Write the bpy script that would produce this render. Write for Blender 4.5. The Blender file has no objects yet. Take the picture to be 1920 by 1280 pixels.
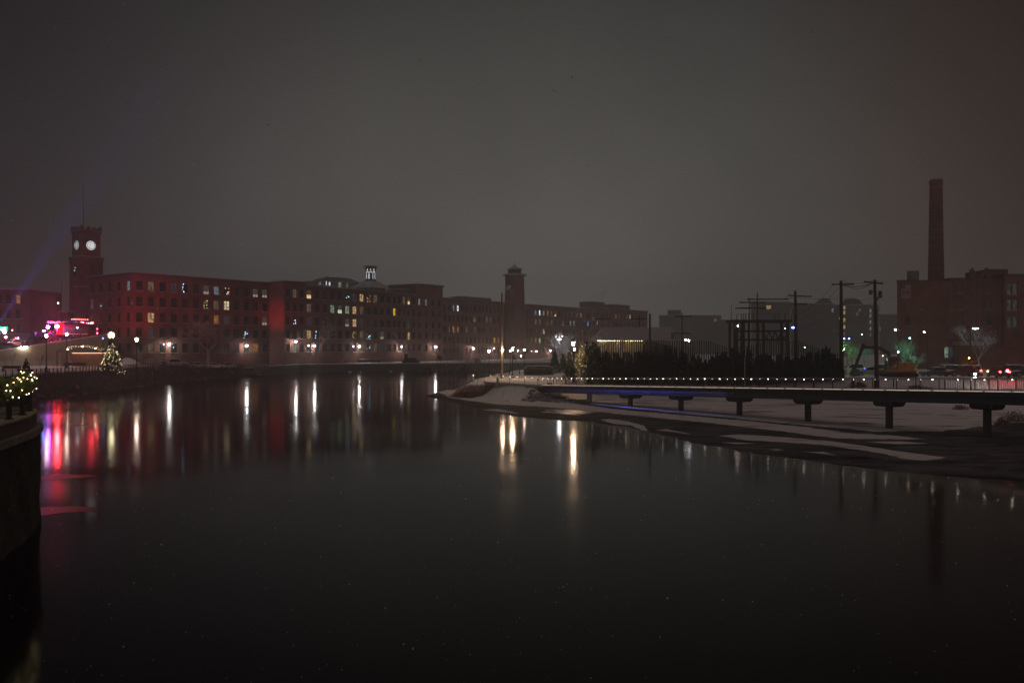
import bpy, math, random
import numpy as np
from mathutils import Vector, Matrix
R = math.radians
sc = bpy.context.scene
COL = sc.collection
random.seed(7); RNG = np.random.default_rng(7)

# ------------------------------------------------------------------ camera
F = 1493.3; CZ = 8.0; HY = 648.0          # focal length in photo pixels, eye height above the river, horizon row
cd = bpy.data.cameras.new("camera"); cd.sensor_width = 36; cd.lens = 28; cd.shift_y = 8/1920
cd.clip_start = 0.5; cd.clip_end = 6000
cam = bpy.data.objects.new("camera", cd); COL.objects.link(cam)
cam.location = (0, 0, CZ); cam.rotation_euler = (R(90), 0, 0); sc.camera = cam

# ------------------------------------------------------------------ night sky
world = bpy.data.worlds.new("World"); sc.world = world; world.use_nodes = True
def build_world():
    nt = world.node_tree; nt.nodes.clear(); N = nt.nodes.new; L = nt.links.new
    out = N('ShaderNodeOutputWorld'); bg = N('ShaderNodeBackground')
    tc = N('ShaderNodeTexCoord'); sep = N('ShaderNodeSeparateXYZ'); L(tc.outputs['Generated'], sep.inputs[0])
    def m(op, a, b=None, c=None, clamp=False):
        n = N('ShaderNodeMath'); n.operation = op; n.use_clamp = clamp
        for i, v in enumerate((a, b, c)):
            if v is None: continue
            if isinstance(v, (int, float)): n.inputs[i].default_value = v
            else: L(v, n.inputs[i])
        return n.outputs[0]
    az = m('ARCTAN2', sep.outputs[0], sep.outputs[1])           # 0 straight ahead, + to the right
    el = m('ARCSINE', sep.outputs[2])
    # town glow held in the low cloud: a broad lobe ahead, dim above and to the sides
    a2 = m('SUBTRACT', az, 0.02)
    ga = m('EXPONENT', m('MULTIPLY', m('MULTIPLY', a2, a2), -4.6))
    e2 = m('SUBTRACT', el, 0.06)
    ge = m('EXPONENT', m('MULTIPLY', m('MULTIPLY', e2, e2), -8.0))
    back = N('ShaderNodeMapRange'); back.inputs['From Min'].default_value = 0.35; back.inputs['From Max'].default_value = -0.6
    back.interpolation_type = 'SMOOTHSTEP'; L(sep.outputs[1], back.inputs['Value'])
    bel = m('EXPONENT', m('MULTIPLY', m('MULTIPLY', el, el), -3.0))
    glow = m('ADD', m('MULTIPLY', ga, ge), m('MULTIPLY', m('MULTIPLY', back.outputs[0], bel), 1.0))  # second term adds glow behind the camera to lift the facades
    zen = N('ShaderNodeMapRange'); zen.inputs['From Min'].default_value = 0.55; zen.inputs['From Max'].default_value = 1.0; zen.interpolation_type = 'SMOOTHSTEP'; L(el, zen.inputs['Value'])
    glow = m('ADD', glow, m('MULTIPLY', zen.outputs[0], 1.1))  # extra overhead glow, added out of frame to brighten the snow
    no = N('ShaderNodeTexNoise'); no.inputs['Scale'].default_value = 2.6; no.inputs['Detail'].default_value = 5
    L(tc.outputs['Generated'], no.inputs['Vector'])
    var = m('MULTIPLY_ADD', no.outputs[0], 0.75, 0.62)
    glow = m('MULTIPLY', glow, var)
    mix = N('ShaderNodeMix'); mix.data_type = 'RGBA'
    mix.clamp_factor = False; mix.inputs['A'].default_value = SKY_DIM; mix.inputs['B'].default_value = SKY_GLOW
    L(glow, mix.inputs['Factor'])
    # a reddish cast towards the right, violet low on the left
    rr = N('ShaderNodeMapRange'); rr.inputs['From Min'].default_value = 0.28; rr.inputs['From Max'].default_value = 0.60
    rr.interpolation_type = 'SMOOTHSTEP'; L(az, rr.inputs['Value'])
    mr = N('ShaderNodeMix'); mr.data_type = 'RGBA'; mr.blend_type = 'MULTIPLY'
    L(m('MULTIPLY', rr.outputs[0], 1.0), mr.inputs['Factor']); L(mix.outputs['Result'], mr.inputs['A'])
    mr.inputs['B'].default_value = (1.28, 0.92, 0.84, 1)
    rl = N('ShaderNodeMapRange'); rl.inputs['From Min'].default_value = -0.15; rl.inputs['From Max'].default_value = -0.6
    rl.interpolation_type = 'SMOOTHSTEP'; L(az, rl.inputs['Value'])
    ml = N('ShaderNodeMix'); ml.data_type = 'RGBA'; ml.blend_type = 'MULTIPLY'
    L(rl.outputs[0], ml.inputs['Factor']); L(mr.outputs['Result'], ml.inputs['A'])
    ml.inputs['B'].default_value = (1.0, 0.92, 1.06, 1)
    L(ml.outputs['Result'], bg.inputs['Color']); bg.inputs['Strength'].default_value = 1.0
    L(bg.outputs[0], out.inputs['Surface'])
SKY_DIM = (0.0060, 0.0055, 0.0056, 1)
SKY_GLOW = (0.118, 0.112, 0.103, 1)
build_world()
sc.view_settings.view_transform = 'Standard'; sc.view_settings.look = 'None'
sc.view_settings.exposure = 0; sc.view_settings.gamma = 1; sc.view_settings.use_curve_mapping = False
sc.cycles.use_denoising = True
try: sc.cycles.denoiser = 'OPENIMAGEDENOISE'
except Exception: pass
sc.cycles.max_bounces = 6; sc.cycles.diffuse_bounces = 2; sc.cycles.glossy_bounces = 3
sc.cycles.transmission_bounces = 3; sc.cycles.transparent_max_bounces = 12; sc.cycles.volume_bounces = 1
sc.cycles.sample_clamp_indirect = 6; sc.cycles.use_light_tree = True
sc.cycles.caustics_reflective = False; sc.cycles.caustics_refractive = False

# ------------------------------------------------------------------ helpers
def P(px, py, D): return Vector(((px-960)/F*D, D, CZ-(py-HY)/F*D))
def PX(px, D): return (px-960)/F*D
def PZ(py, D): return CZ-(py-HY)/F*D
def WP(px, py, z=0.0):                     # the point where a sight line meets the level z
    D = (CZ-z)*F/(py-HY); return ((px-960)/F*D, D)

MATS = {}
def mat(name, color=(.5,.5,.5), rough=.8, var=.25, scale=1.0, metal=0, bump=0, emit=None, strength=0, spec=.5, noemit=False, stretch=None, color2=None):
    if name in MATS: return MATS[name]
    m = bpy.data.materials.new(name); m.use_nodes = True; MATS[name] = m
    nt = m.node_tree; b = nt.nodes['Principled BSDF']; N = nt.nodes.new; L = nt.links.new
    b.inputs['Roughness'].default_value = rough; b.inputs['Metallic'].default_value = metal
    b.inputs['Specular IOR Level'].default_value = spec
    b.inputs['Base Color'].default_value = (*color, 1)
    if var:
        tc = N('ShaderNodeTexCoord'); mp = N('ShaderNodeMapping'); L(tc.outputs['Object'], mp.inputs[0])
        if stretch: mp.inputs['Scale'].default_value = stretch
        no = N('ShaderNodeTexNoise'); no.inputs['Scale'].default_value = scale; no.inputs['Detail'].default_value = 6
        no.inputs['Roughness'].default_value = .65; L(mp.outputs[0], no.inputs['Vector'])
        cr = N('ShaderNodeValToRGB'); c2 = color2 or tuple(min(1, c*(1+var)) for c in color)
        cr.color_ramp.elements[0].position = .3; cr.color_ramp.elements[1].position = .7
        cr.color_ramp.elements[0].color = (*[c*(1-var) for c in color], 1); cr.color_ramp.elements[1].color = (*c2, 1)
        L(no.outputs[0], cr.inputs[0]); L(cr.outputs[0], b.inputs['Base Color'])
        if bump:
            bp = N('ShaderNodeBump'); bp.inputs['Strength'].default_value = bump; bp.inputs['Distance'].default_value = .05
            L(no.outputs[0], bp.inputs['Height']); L(bp.outputs[0], b.inputs['Normal'])
    if emit:
        b.inputs['Emission Color'].default_value = (*emit, 1); b.inputs['Emission Strength'].default_value = strength
    if noemit: m.cycles.emission_sampling = 'NONE'
    return m
def brick(name, c1, c2, mortar=(.22,.2,.18), sc_=4.0):
    if name in MATS: return MATS[name]
    m = mat(name, c1, .9, 0); nt = m.node_tree; b = nt.nodes['Principled BSDF']; N = nt.nodes.new; L = nt.links.new
    tc = N('ShaderNodeTexCoord'); sp = N('ShaderNodeSeparateXYZ'); L(tc.outputs['Object'], sp.inputs[0])
    ad = N('ShaderNodeMath'); ad.operation = 'ADD'; L(sp.outputs[0], ad.inputs[0]); L(sp.outputs[1], ad.inputs[1])
    cb = N('ShaderNodeCombineXYZ'); L(ad.outputs[0], cb.inputs[0]); L(sp.outputs[2], cb.inputs[1])
    br = N('ShaderNodeTexBrick'); L(cb.outputs[0], br.inputs['Vector'])
    br.inputs['Scale'].default_value = sc_; br.inputs['Mortar Size'].default_value = .02
    br.inputs['Color1'].default_value = (*c1, 1); br.inputs['Color2'].default_value = (*c2, 1); br.inputs['Mortar'].default_value = (*mortar, 1)
    no = N('ShaderNodeTexNoise'); no.inputs['Scale'].default_value = .35; no.inputs['Detail'].default_value = 8; L(tc.outputs['Object'], no.inputs['Vector'])
    no.inputs['Roughness'].default_value = .7
    mr = N('ShaderNodeMapRange'); mr.inputs['From Min'].default_value = .3; mr.inputs['From Max'].default_value = .7
    mr.inputs['To Min'].default_value = .55; mr.inputs['To Max'].default_value = 1.35; L(no.outputs[0], mr.inputs[0])
    mx = N('ShaderNodeVectorMath'); mx.operation = 'SCALE'; L(br.outputs[0], mx.inputs[0]); L(mr.outputs[0], mx.inputs['Scale'])
    L(mx.outputs[0], b.inputs['Base Color'])
    return m
def speckle(name, color, strength, scale=3.0, thr=.16, base=(.01,.012,.02)):     # strings of small lights behind a pane
    m = mat(name, base, .15, 0); nt = m.node_tree; b = nt.nodes['Principled BSDF']; N = nt.nodes.new; L = nt.links.new
    tc = N('ShaderNodeTexCoord'); v = N('ShaderNodeTexVoronoi'); v.inputs['Scale'].default_value = scale
    oi = N('ShaderNodeObjectInfo'); ad = N('ShaderNodeVectorMath'); ad.operation = 'ADD'
    L(tc.outputs['Object'], ad.inputs[0]); L(oi.outputs['Location'], ad.inputs[1]); L(ad.outputs[0], v.inputs['Vector'])
    lt = N('ShaderNodeMath'); lt.operation = 'LESS_THAN'; lt.inputs[1].default_value = thr; L(v.outputs['Distance'], lt.inputs[0])
    ml = N('ShaderNodeMath'); ml.operation = 'MULTIPLY'; ml.inputs[1].default_value = strength; L(lt.outputs[0], ml.inputs[0])
    b.inputs['Emission Color'].default_value = (*color, 1); L(ml.outputs[0], b.inputs['Emission Strength'])
    m.cycles.emission_sampling = 'NONE'
    return m
def litpane(name, color, strength, lo=.35, scale=1.6):      # curtains and rooms behind lit glass
    m = mat(name, (.02,.02,.025), .2, 0); nt = m.node_tree; b = nt.nodes['Principled BSDF']; N = nt.nodes.new; L = nt.links.new
    tc = N('ShaderNodeTexCoord'); no = N('ShaderNodeTexNoise'); no.inputs['Scale'].default_value = scale
    oi = N('ShaderNodeObjectInfo'); ad = N('ShaderNodeVectorMath'); ad.operation = 'ADD'
    L(tc.outputs['Object'], ad.inputs[0]); L(oi.outputs['Location'], ad.inputs[1]); L(ad.outputs[0], no.inputs['Vector'])
    mr = N('ShaderNodeMapRange'); mr.inputs['From Min'].default_value = .35; mr.inputs['From Max'].default_value = .62
    mr.inputs['To Min'].default_value = strength*lo; mr.inputs['To Max'].default_value = strength*1.3; L(no.outputs[0], mr.inputs[0])
    b.inputs['Emission Color'].default_value = (*color, 1); L(mr.outputs[0], b.inputs['Emission Strength'])
    m.cycles.emission_sampling = 'NONE'
    return m

class MB:
    def __init__(s): s.v = []; s.f = []; s.mi = []; s.cur = 0
    def add(s, vs, fs):
        o = len(s.v); s.v.extend([tuple(v) for v in vs]); s.f.extend([tuple(i+o for i in f) for f in fs]); s.mi.extend([s.cur]*len(fs)); return s
    def box(s, x0, x1, y0, y1, z0, z1):
        return s.add([(x0,y0,z0),(x1,y0,z0),(x1,y1,z0),(x0,y1,z0),(x0,y0,z1),(x1,y0,z1),(x1,y1,z1),(x0,y1,z1)],
              [(3,2,1,0),(4,5,6,7),(0,1,5,4),(1,2,6,5),(2,3,7,6),(3,0,4,7)])
    def cb(s, cx, cy, cz, sx, sy, sz): return s.box(cx-sx/2, cx+sx/2, cy-sy/2, cy+sy/2, cz-sz/2, cz+sz/2)
    def prism(s, pts, z0, z1):          # footprint polygon pulled up
        n = len(pts); vs = [(p[0],p[1],z0) for p in pts]+[(p[0],p[1],z1) for p in pts]
        return s.add(vs, [tuple(range(n-1,-1,-1)), tuple(range(n,2*n))]+[(i,(i+1)%n,(i+1)%n+n,i+n) for i in range(n)])
    def sideprism(s, pts, y0, y1, iny=0, topz=None):   # side outline (x,z) pulled across y
        n = len(pts)
        def yy(p, y, sg):
            return y
        vs = [(p[0], y0+(p[2] if len(p) > 2 else 0), p[1]) for p in pts]+[(p[0], y1-(p[2] if len(p) > 2 else 0), p[1]) for p in pts]
        return s.add(vs, [tuple(range(n)), tuple(range(2*n-1,n-1,-1))]+[(i+n,(i+1)%n+n,(i+1)%n,i) for i in range(n)])
    def tube(s, a, b, r0, r1=None, n=8, caps=True):
        a = Vector(a); b = Vector(b); r1 = r0 if r1 is None else r1
        d = (b-a); 
        if d.length < 1e-6: return s
        d.normalize(); u = d.orthogonal().normalized(); w = d.cross(u)
        vs = []
        for c, r in ((a, r0), (b, r1)):
            for i in range(n):
                t = 2*math.pi*(i+.5)/n; vs.append(c+u*math.cos(t)*r+w*math.sin(t)*r)
        fs = [(i,(i+1)%n,(i+1)%n+n,i+n) for i in range(n)]
        if caps: fs += [tuple(range(n-1,-1,-1)), tuple(range(n,2*n))]
        return s.add(vs, fs)
    def path(s, pts, r, n=5):
        for a, b in zip(pts[:-1], pts[1:]): s.tube(a, b, r, r, n)
        return s
    def lathe(s, prof, n=12, c=(0,0)):
        vs = []; 
        for r, z in prof:
            for i in range(n):
                t = 2*math.pi*i/n; vs.append((c[0]+r*math.cos(t), c[1]+r*math.sin(t), z))
        fs = []
        for k in range(len(prof)-1):
            for i in range(n): fs.append((k*n+i, k*n+(i+1)%n, (k+1)*n+(i+1)%n, (k+1)*n+i))
        fs.append(tuple(range(n-1,-1,-1))); m_ = (len(prof)-1)*n; fs.append(tuple(range(m_, m_+n)))
        return s.add(vs, fs)
    def ball(s, c, r, n=8, m_=5, sz=1.0):
        prof = [(max(.001, r*math.sin(math.pi*k/m_)), c[2]-r*sz*math.cos(math.pi*k/m_)) for k in range(m_+1)]
        return s.lathe(prof, n, (c[0], c[1]))
    def octa(s, c, r):
        x, y, z = c
        return s.add([(x+r,y,z),(x-r,y,z),(x,y+r,z),(x,y-r,z),(x,y,z+r),(x,y,z-r)],
               [(0,2,4),(2,1,4),(1,3,4),(3,0,4),(2,0,5),(1,2,5),(3,1,5),(0,3,5)])
    def build(s, name, m, parent=None, smooth=False, loc=None):
        me = bpy.data.meshes.new(name); me.from_pydata(s.v, [], s.f)
        ms = m if isinstance(m, (list, tuple)) else [m]
        for q in ms: me.materials.append(q)
        if len(ms) > 1: me.polygons.foreach_set('material_index', s.mi)
        if smooth: me.polygons.foreach_set('use_smooth', [True]*len(me.polygons))
        me.update(); o = bpy.data.objects.new(name, me); COL.objects.link(o)
        if parent: o.parent = parent
        if loc: o.location = loc
        return o
def tag(o, label=None, cat=None, group=None, kind=None):
    if label: o['label'] = label
    if cat: o['category'] = cat
    if group: o['group'] = group
    if kind: o['kind'] = kind
    return o
def thing(name, label, cat, loc=(0,0,0), rz=0, group=None):
    o = bpy.data.objects.new(name, None); COL.objects.link(o); o.location = loc; o.rotation_euler = (0,0,rz)
    o.empty_display_size = .2
    return tag(o, label, cat, group)
def copy_tree(o, parent=None):
    c = o.copy(); COL.objects.link(c)
    if parent: c.parent = parent
    for k in list(o.children): copy_tree(k, c)
    return c
def place_copy(o, loc, rz=0, label=None, scale=None):
    c = copy_tree(o); c.location = loc; c.rotation_euler = (0,0,rz)
    if label: c['label'] = label
    if scale: c.scale = (scale,)*3
    return c

# ------------------------------------------------------------------ materials
BRICK = brick('mill_brick', (.26,.085,.06), (.19,.06,.045), sc_=2.2)
BRICK_R = brick('dark_brick', (.26,.07,.04), (.20,.05,.03), sc_=2.2)
BRICK_W = brick('warm_brick', (.42,.17,.10), (.34,.13,.08), mortar=(.4,.32,.25), sc_=3)
STONE = mat('grey_stone', (.16,.145,.14), .9, .5, 1.2, bump=.6)
GRANITE = mat('sill_stone', (.42,.40,.40), .85, .2, 2)
CORN = mat('cornice_paint', (.10,.07,.065), .7, .2, 1)
CONC = mat('tan_concrete', (.36,.31,.25), .85, .18, .35)
CONC2 = mat('pale_concrete', (.42,.40,.37), .85, .2, .8)
DCONC = mat('dark_concrete', (.085,.075,.07), .9, .35, .9, bump=.4)
STEEL = mat('black_steel', (.018,.018,.02), .45, .2, 3)
STEELG = mat('grey_steel', (.12,.115,.11), .5, .2, 3, metal=.4)
RUST = mat('brown_steel', (.028,.018,.016), .7, .3, 2)
WOODP = mat('pole_wood', (.05,.032,.027), .85, .35, 3, stretch=(4,4,.5))
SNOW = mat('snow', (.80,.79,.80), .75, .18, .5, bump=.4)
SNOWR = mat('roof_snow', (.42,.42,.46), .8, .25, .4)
GLASS = mat('dark_glass', (.012,.014,.022), .12, 0, spec=.6)
FRAME = mat('window_frame_paint', (.035,.032,.035), .6, .1, 2)
BARK = mat('bark', (.095,.075,.07), .9, .4, 4)
BARK_S = mat('snow_dusted_bark', (.42,.37,.37), .9, .4, 4)
SNOWBARK = mat('snowy_bark', (.55,.55,.58), .8, .3, 5)
NEEDLE = mat('evergreen_needles', (.028,.045,.022), .8, .6, 3)
NEEDLE_Y = mat('frosted_needles', (.20,.19,.09), .8, .6, 2.5)
NEEDLE_D = mat('dark_needles', (.016,.018,.014), .9, .5, 3)
NEEDLE_G = mat('green_leaves', (.08,.18,.09), .8, .6, 3)
SCRUB = mat('dry_scrub', (.14,.10,.085), .95, .5, .6)
REED = mat('dry_reeds', (.38,.28,.21), .95, .45, 1.0)
TYRE = mat('tyre_rubber', (.015,.015,.015), .8, .1)
RIM = mat('wheel_rim', (.35,.35,.36), .35, .1, metal=.7)
ROOFG = mat('shingle_roof', (.34,.31,.35), .85, .2, 1.5)
W = {
 'warm': litpane('lit_warm', (1,.66,.30), 0.510), 'bright': litpane('lit_bright', (1,.80,.48), 0.748),
 'dimwarm': litpane('lit_dim_warm', (.9,.6,.38), .13), 'orange': litpane('lit_orange', (1,.42,.10), 0.306),
 'yellow': litpane('lit_yellow', (1,.72,.05), 0.612), 'cool': litpane('lit_cool', (.62,.80,.92), 0.258),
 'white': litpane('lit_white', (.8,.9,1), 1.3), 'green': litpane('lit_green_white', (.72,.95,.66), 0.258),
 'dimblue': litpane('lit_dim_blue', (.5,.55,.68), .05), 'greenlamp': litpane('lit_green', (.25,1,.35), .6),
 'spark': speckle('lit_fairy_warm', (1,.7,.3), 6, 2.2), 'sparkc': speckle('lit_fairy_cool', (.45,.8,1), 6, 1.6, .2),
 'sparko': speckle('lit_fairy_orange', (1,.35,.12), 5, 2.2, .2), 'blue': litpane('lit_blue', (.08,.15,1), 1.2),
 'halfwarm': GLASS, 'halfgreen': GLASS,
}
def half(name, color, strength, zcut=-.15):
    m = mat(name, (.015,.016,.02), .2, 0); nt = m.node_tree; b = nt.nodes['Principled BSDF']; N = nt.nodes.new; L = nt.links.new
    tc = N('ShaderNodeTexCoord'); sp = N('ShaderNodeSeparateXYZ'); L(tc.outputs['Object'], sp.inputs[0])
    lt = N('ShaderNodeMath'); lt.operation = 'LESS_THAN'; lt.inputs[1].default_value = zcut; L(sp.outputs[2], lt.inputs[0])
    ml = N('ShaderNodeMath'); ml.operation = 'MULTIPLY_ADD'; ml.inputs[1].default_value = strength; ml.inputs[2].default_value = .06; L(lt.outputs[0], ml.inputs[0])
    b.inputs['Emission Color'].default_value = (*color, 1); L(ml.outputs[0], b.inputs['Emission Strength'])
    m.cycles.emission_sampling = 'NONE'; return m
W['halfwarm'] = half('lit_lower_warm', (1,.72,.36), 1.1); W['halfgreen'] = half('lit_lower_green', (.75,.95,.62), .9)
W['halfdim'] = half('lit_lower_dim', (.9,.75,.6), .3, -.5)
def EM(name, color, s, noemit=False): return mat(name, (.8,.8,.8), .5, 0, emit=color, strength=s, noemit=noemit)
LAMP_W = EM('wall_lamp_glow', (1,.97,.91), 190)
LAMP_P = EM('post_lamp_glow', (1,.74,.58), 60)
LAMP_PN = EM('path_lamp_glow', (1,.66,.40), 470)
FAIRY = EM('fairy_bulb', (1,.80,.42), 4.5)
FAIRY_N = EM('fairy_bulb_near', (1,.76,.40), 13)
RAIL_L = EM('rail_lamp_glow', (1,.84,.62), 20)

# ------------------------------------------------------------------ the ground, one sheet, and the river
def poly_px(lst): return [(PX(p, D), D) for p, D in lst]
LEFT = [(-300,40),(-120,60),(-95,88)] + poly_px([(10,108),(70,118),(125,123),(190,137),(250,149),(300,166),(380,187),(450,202),(500,216),
        (560,238),(700,247),(850,254),(1000,262),(1100,272)]) + [(60,300),(160,420),(160,2600),(-2600,2600),(-2600,40)]
RIGHT = poly_px([(828,133),(850,127),(900,119),(960,116),(1020,114),(1060,117),(1100,119),(1300,119),(1570,117),(1700,116),(1850,110),(1900,96),(1990,84),(2120,74)]) \
      + [(75,60),(90,30),(300,0),(2600,0),(2600,2600),(185,2600),(185,410),(75,285)] + poly_px([(1090,255),(1020,230),(960,205),(915,178),(880,158),(850,144)])
def seg_dist(pts, poly):
    px, py = pts[:,0], pts[:,1]; n = len(poly); d = np.full(len(pts), 1e9); inside = np.zeros(len(pts), bool)
    for i in range(n):
        ax, ay = poly[i]; bx, by = poly[(i+1)%n]; dx, dy = bx-ax, by-ay
        t = np.clip(((px-ax)*dx+(py-ay)*dy)/(dx*dx+dy*dy+1e-12), 0, 1)
        d = np.minimum(d, np.hypot(px-ax-t*dx, py-ay-t*dy))
        c = ((ay > py) != (by > py)) & (px < (bx-ax)*(py-ay)/(by-ay+1e-12)+ax); inside ^= c
    return np.where(inside, d, -d)
def wav(x, y): return np.sin(x*.61+y*.23)*.5+np.sin(x*.27-y*.71+1.3)*.5+np.sin(x*1.7+y*1.1)*.25
def heights(pts):
    pts = np.asarray(pts, float); x, y = pts[:,0], pts[:,1]
    sl = seg_dist(pts, LEFT)+.35*wav(x, y); sr = seg_dist(pts, RIGHT)+.35*wav(x+9, y-4)
    sst = lambda a, b, v: (lambda t: t*t*(3-2*t))(np.clip((v-a)/(b-a), 0, 1))
    park = 1-sst(175, 200, y)
    hl = 2.5+1.4*park; wl = np.where(park > .5, 10.0, 4.0)
    wall = sst(-62, -52, x)*(1-park)                    # east of the scrub the bank is a quay wall
    ramp_l = sst(0, 1, sl/wl)*hl
    ramp_l = np.where(wall > .5, sst(.0, .9, sl)*hl, ramp_l)
    zl = np.where(sl > 0, ramp_l, np.maximum(-2.2, sl*.5))
    pen = 1-sst(20, 34, x)                              # the snowy point by the bridge head
    hr = 2.55*pen+3.0*(1-pen); wr = 7.0
    rr = sst(0, 1, sr/wr)*hr
    zr = np.where(sr > 0, rr, np.maximum(-2.2, sr*.5))
    z = np.maximum(zl, zr)
    z = z+np.where(z > .3, .09*wav(x*.8, y*.8)*np.clip(z, 0, 1), 0)
    return z
def gz(x, y): return float(heights([(x, y)])[0])
def ground():
    def axis(segs):
        out = []
        for a, b, st in segs: out += list(np.arange(a, b, st))
        out.append(segs[-1][1]); return np.array(out)
    xs = axis([(-2600,-400,200),(-400,-150,25),(-150,90,1.5),(90,200,10),(200,400,40),(400,2600,200)])
    ys = axis([(-60,60,12),(60,270,1.5),(270,420,10),(420,800,60),(800,2600,200)])
    gx, gy = np.meshgrid(xs, ys); pts = np.stack([gx.ravel(), gy.ravel()], 1)
    z = np.concatenate([heights(c) for c in np.array_split(pts, 8)])
    far = np.hypot(pts[:,0], pts[:,1]-200); 
    hill = 26*np.exp(-((pts[:,0]-170)/260)**2)*np.clip((pts[:,1]-620)/500, 0, 1)
    z = z+hill
    nx, ny = len(xs), len(ys); i = np.arange(nx*ny).reshape(ny, nx)
    f = np.stack([i[:-1,:-1].ravel(), i[:-1,1:].ravel(), i[1:,1:].ravel(), i[1:,:-1].ravel()], 1)
    me = bpy.data.meshes.new('ground'); me.from_pydata(np.column_stack([pts, z]).tolist(), [], f.tolist())
    me.polygons.foreach_set('use_smooth', [True]*len(me.polygons))
    m = mat('ground_cover', (.07,.06,.055), .95, 0); nt = m.node_tree; b = nt.nodes['Principled BSDF']; N = nt.nodes.new; L = nt.links.new
    ge = N('ShaderNodeNewGeometry'); no = N('ShaderNodeTexNoise'); no.inputs['Scale'].default_value = .35; no.inputs['Detail'].default_value = 9
    no.inputs['Roughness'].default_value = .7; L(ge.outputs['Position'], no.inputs['Vector'])
    sp = N('ShaderNodeSeparateXYZ'); L(ge.outputs['Position'], sp.inputs[0])
    # snow lies on the right bank and the far quay, scrub soil on the left slope
    mr = N('ShaderNodeMapRange'); mr.inputs['From Min'].default_value = -58; mr.inputs['From Max'].default_value = -30; L(sp.outputs[0], mr.inputs[0])
    ad = N('ShaderNodeMath'); ad.operation = 'MULTIPLY_ADD'; ad.inputs[1].default_value = .75; L(mr.outputs[0], ad.inputs[0])
    mz = N('ShaderNodeMapRange'); mz.inputs['From Min'].default_value = 3.25; mz.inputs['From Max'].default_value = 3.6; mz.inputs['To Max'].default_value = .62; L(sp.outputs[2], mz.inputs[0])
    mm = N('ShaderNodeMath'); mm.operation = 'ADD'; L(no.outputs[0], mm.inputs[0]); L(mz.outputs[0], mm.inputs[1]); L(mm.outputs[0], ad.inputs[2])
    cr = N('ShaderNodeValToRGB'); e = cr.color_ramp.elements; e[0].position = .56; e[1].position = .78
    e[0].color = (.05,.042,.04,1); e[1].color = (.80,.77,.76,1); L(ad.outputs[0], cr.inputs[0]); L(cr.outputs[0], b.inputs['Base Color'])
    bp = N('ShaderNodeBump'); bp.inputs['Strength'].default_value = .7; bp.inputs['Distance'].default_value = .25; L(no.outputs[0], bp.inputs['Height']); L(bp.outputs[0], b.inputs['Normal'])
    me.materials.append(m); o = bpy.data.objects.new('ground', me); COL.objects.link(o); tag(o, kind='structure')
ground()
def river():
    mb = MB(); mb.add([(-2600,-60,0),(2600,-60,0),(2600,2600,0),(-2600,2600,0)], [(0,1,2,3)])
    m = mat('river_water', (.0008,.0008,.001), .14, 0, spec=.26); nt = m.node_tree; b = nt.nodes['Principled BSDF']; N = nt.nodes.new; L = nt.links.new
    b.inputs['IOR'].default_value = 1.33
    ge = N('ShaderNodeNewGeometry'); mp = N('ShaderNodeMapping'); mp.inputs['Scale'].default_value = (.03,.09,1); L(ge.outputs['Position'], mp.inputs[0])
    no = N('ShaderNodeTexNoise'); no.inputs['Scale'].default_value = 1; no.inputs['Detail'].default_value = 5; L(mp.outputs[0], no.inputs['Vector'])
    mr = N('ShaderNodeMapRange'); mr.inputs['From Min'].default_value = .35; mr.inputs['From Max'].default_value = .65
    mr.inputs['To Min'].default_value = .075; mr.inputs['To Max'].default_value = .14; L(no.outputs[0], mr.inputs[0]); L(mr.outputs[0], b.inputs['Roughness'])
    n2 = N('ShaderNodeTexNoise'); n2.inputs['Scale'].default_value = 1.1; n2.inputs['Detail'].default_value = 3; L(ge.outputs['Position'], n2.inputs['Vector'])
    bp = N('ShaderNodeBump'); bp.inputs['Strength'].default_value = .10; bp.inputs['Distance'].default_value = .02; L(n2.outputs[0], bp.inputs['Height']); L(bp.outputs[0], b.inputs['Normal'])
    tag(mb.build('water', m), kind='structure')
river()
def ragged(pts, amp=.35, step=.45):
    out = []; n = len(pts); ph = random.random()*9
    for i in range(n):
        a = Vector(pts[i]); b = Vector(pts[(i+1)%n]); k = max(1, int((b-a).length/step))
        nv = Vector((-(b-a).y, (b-a).x)).normalized() if (b-a).length > 0 else Vector((0,0))
        for j in range(k):
            q = a.lerp(b, j/k); w = math.sin(q.x*1.3+q.y*.7+ph)*.5+math.sin(q.x*3.1-q.y*2.3+ph)*.35+math.sin(q.x*7+q.y*5)*.3+math.sin(q.x*.35+ph)*.6+random.uniform(-.25,.25)
            out.append(tuple(q+nv*w*amp))
    return out
def sheet(name, pxs, z, m, amp=.35, kind='structure'):
    pts = ragged([Vector(WP(x, y, z)) for x, y in pxs], amp)
    mb = MB(); mb.add([(p[0], p[1], z) for p in pts], [tuple(range(len(pts)))])
    o = mb.build(name, m)
    import bmesh
    bm = bmesh.new(); bm.from_mesh(o.data); bmesh.ops.triangulate(bm, faces=bm.faces[:])
    for f in bm.faces:
        if f.normal.z < 0: f.normal_flip()
    bm.to_mesh(o.data); bm.free()
    tag(o, kind=kind); return o
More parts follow.
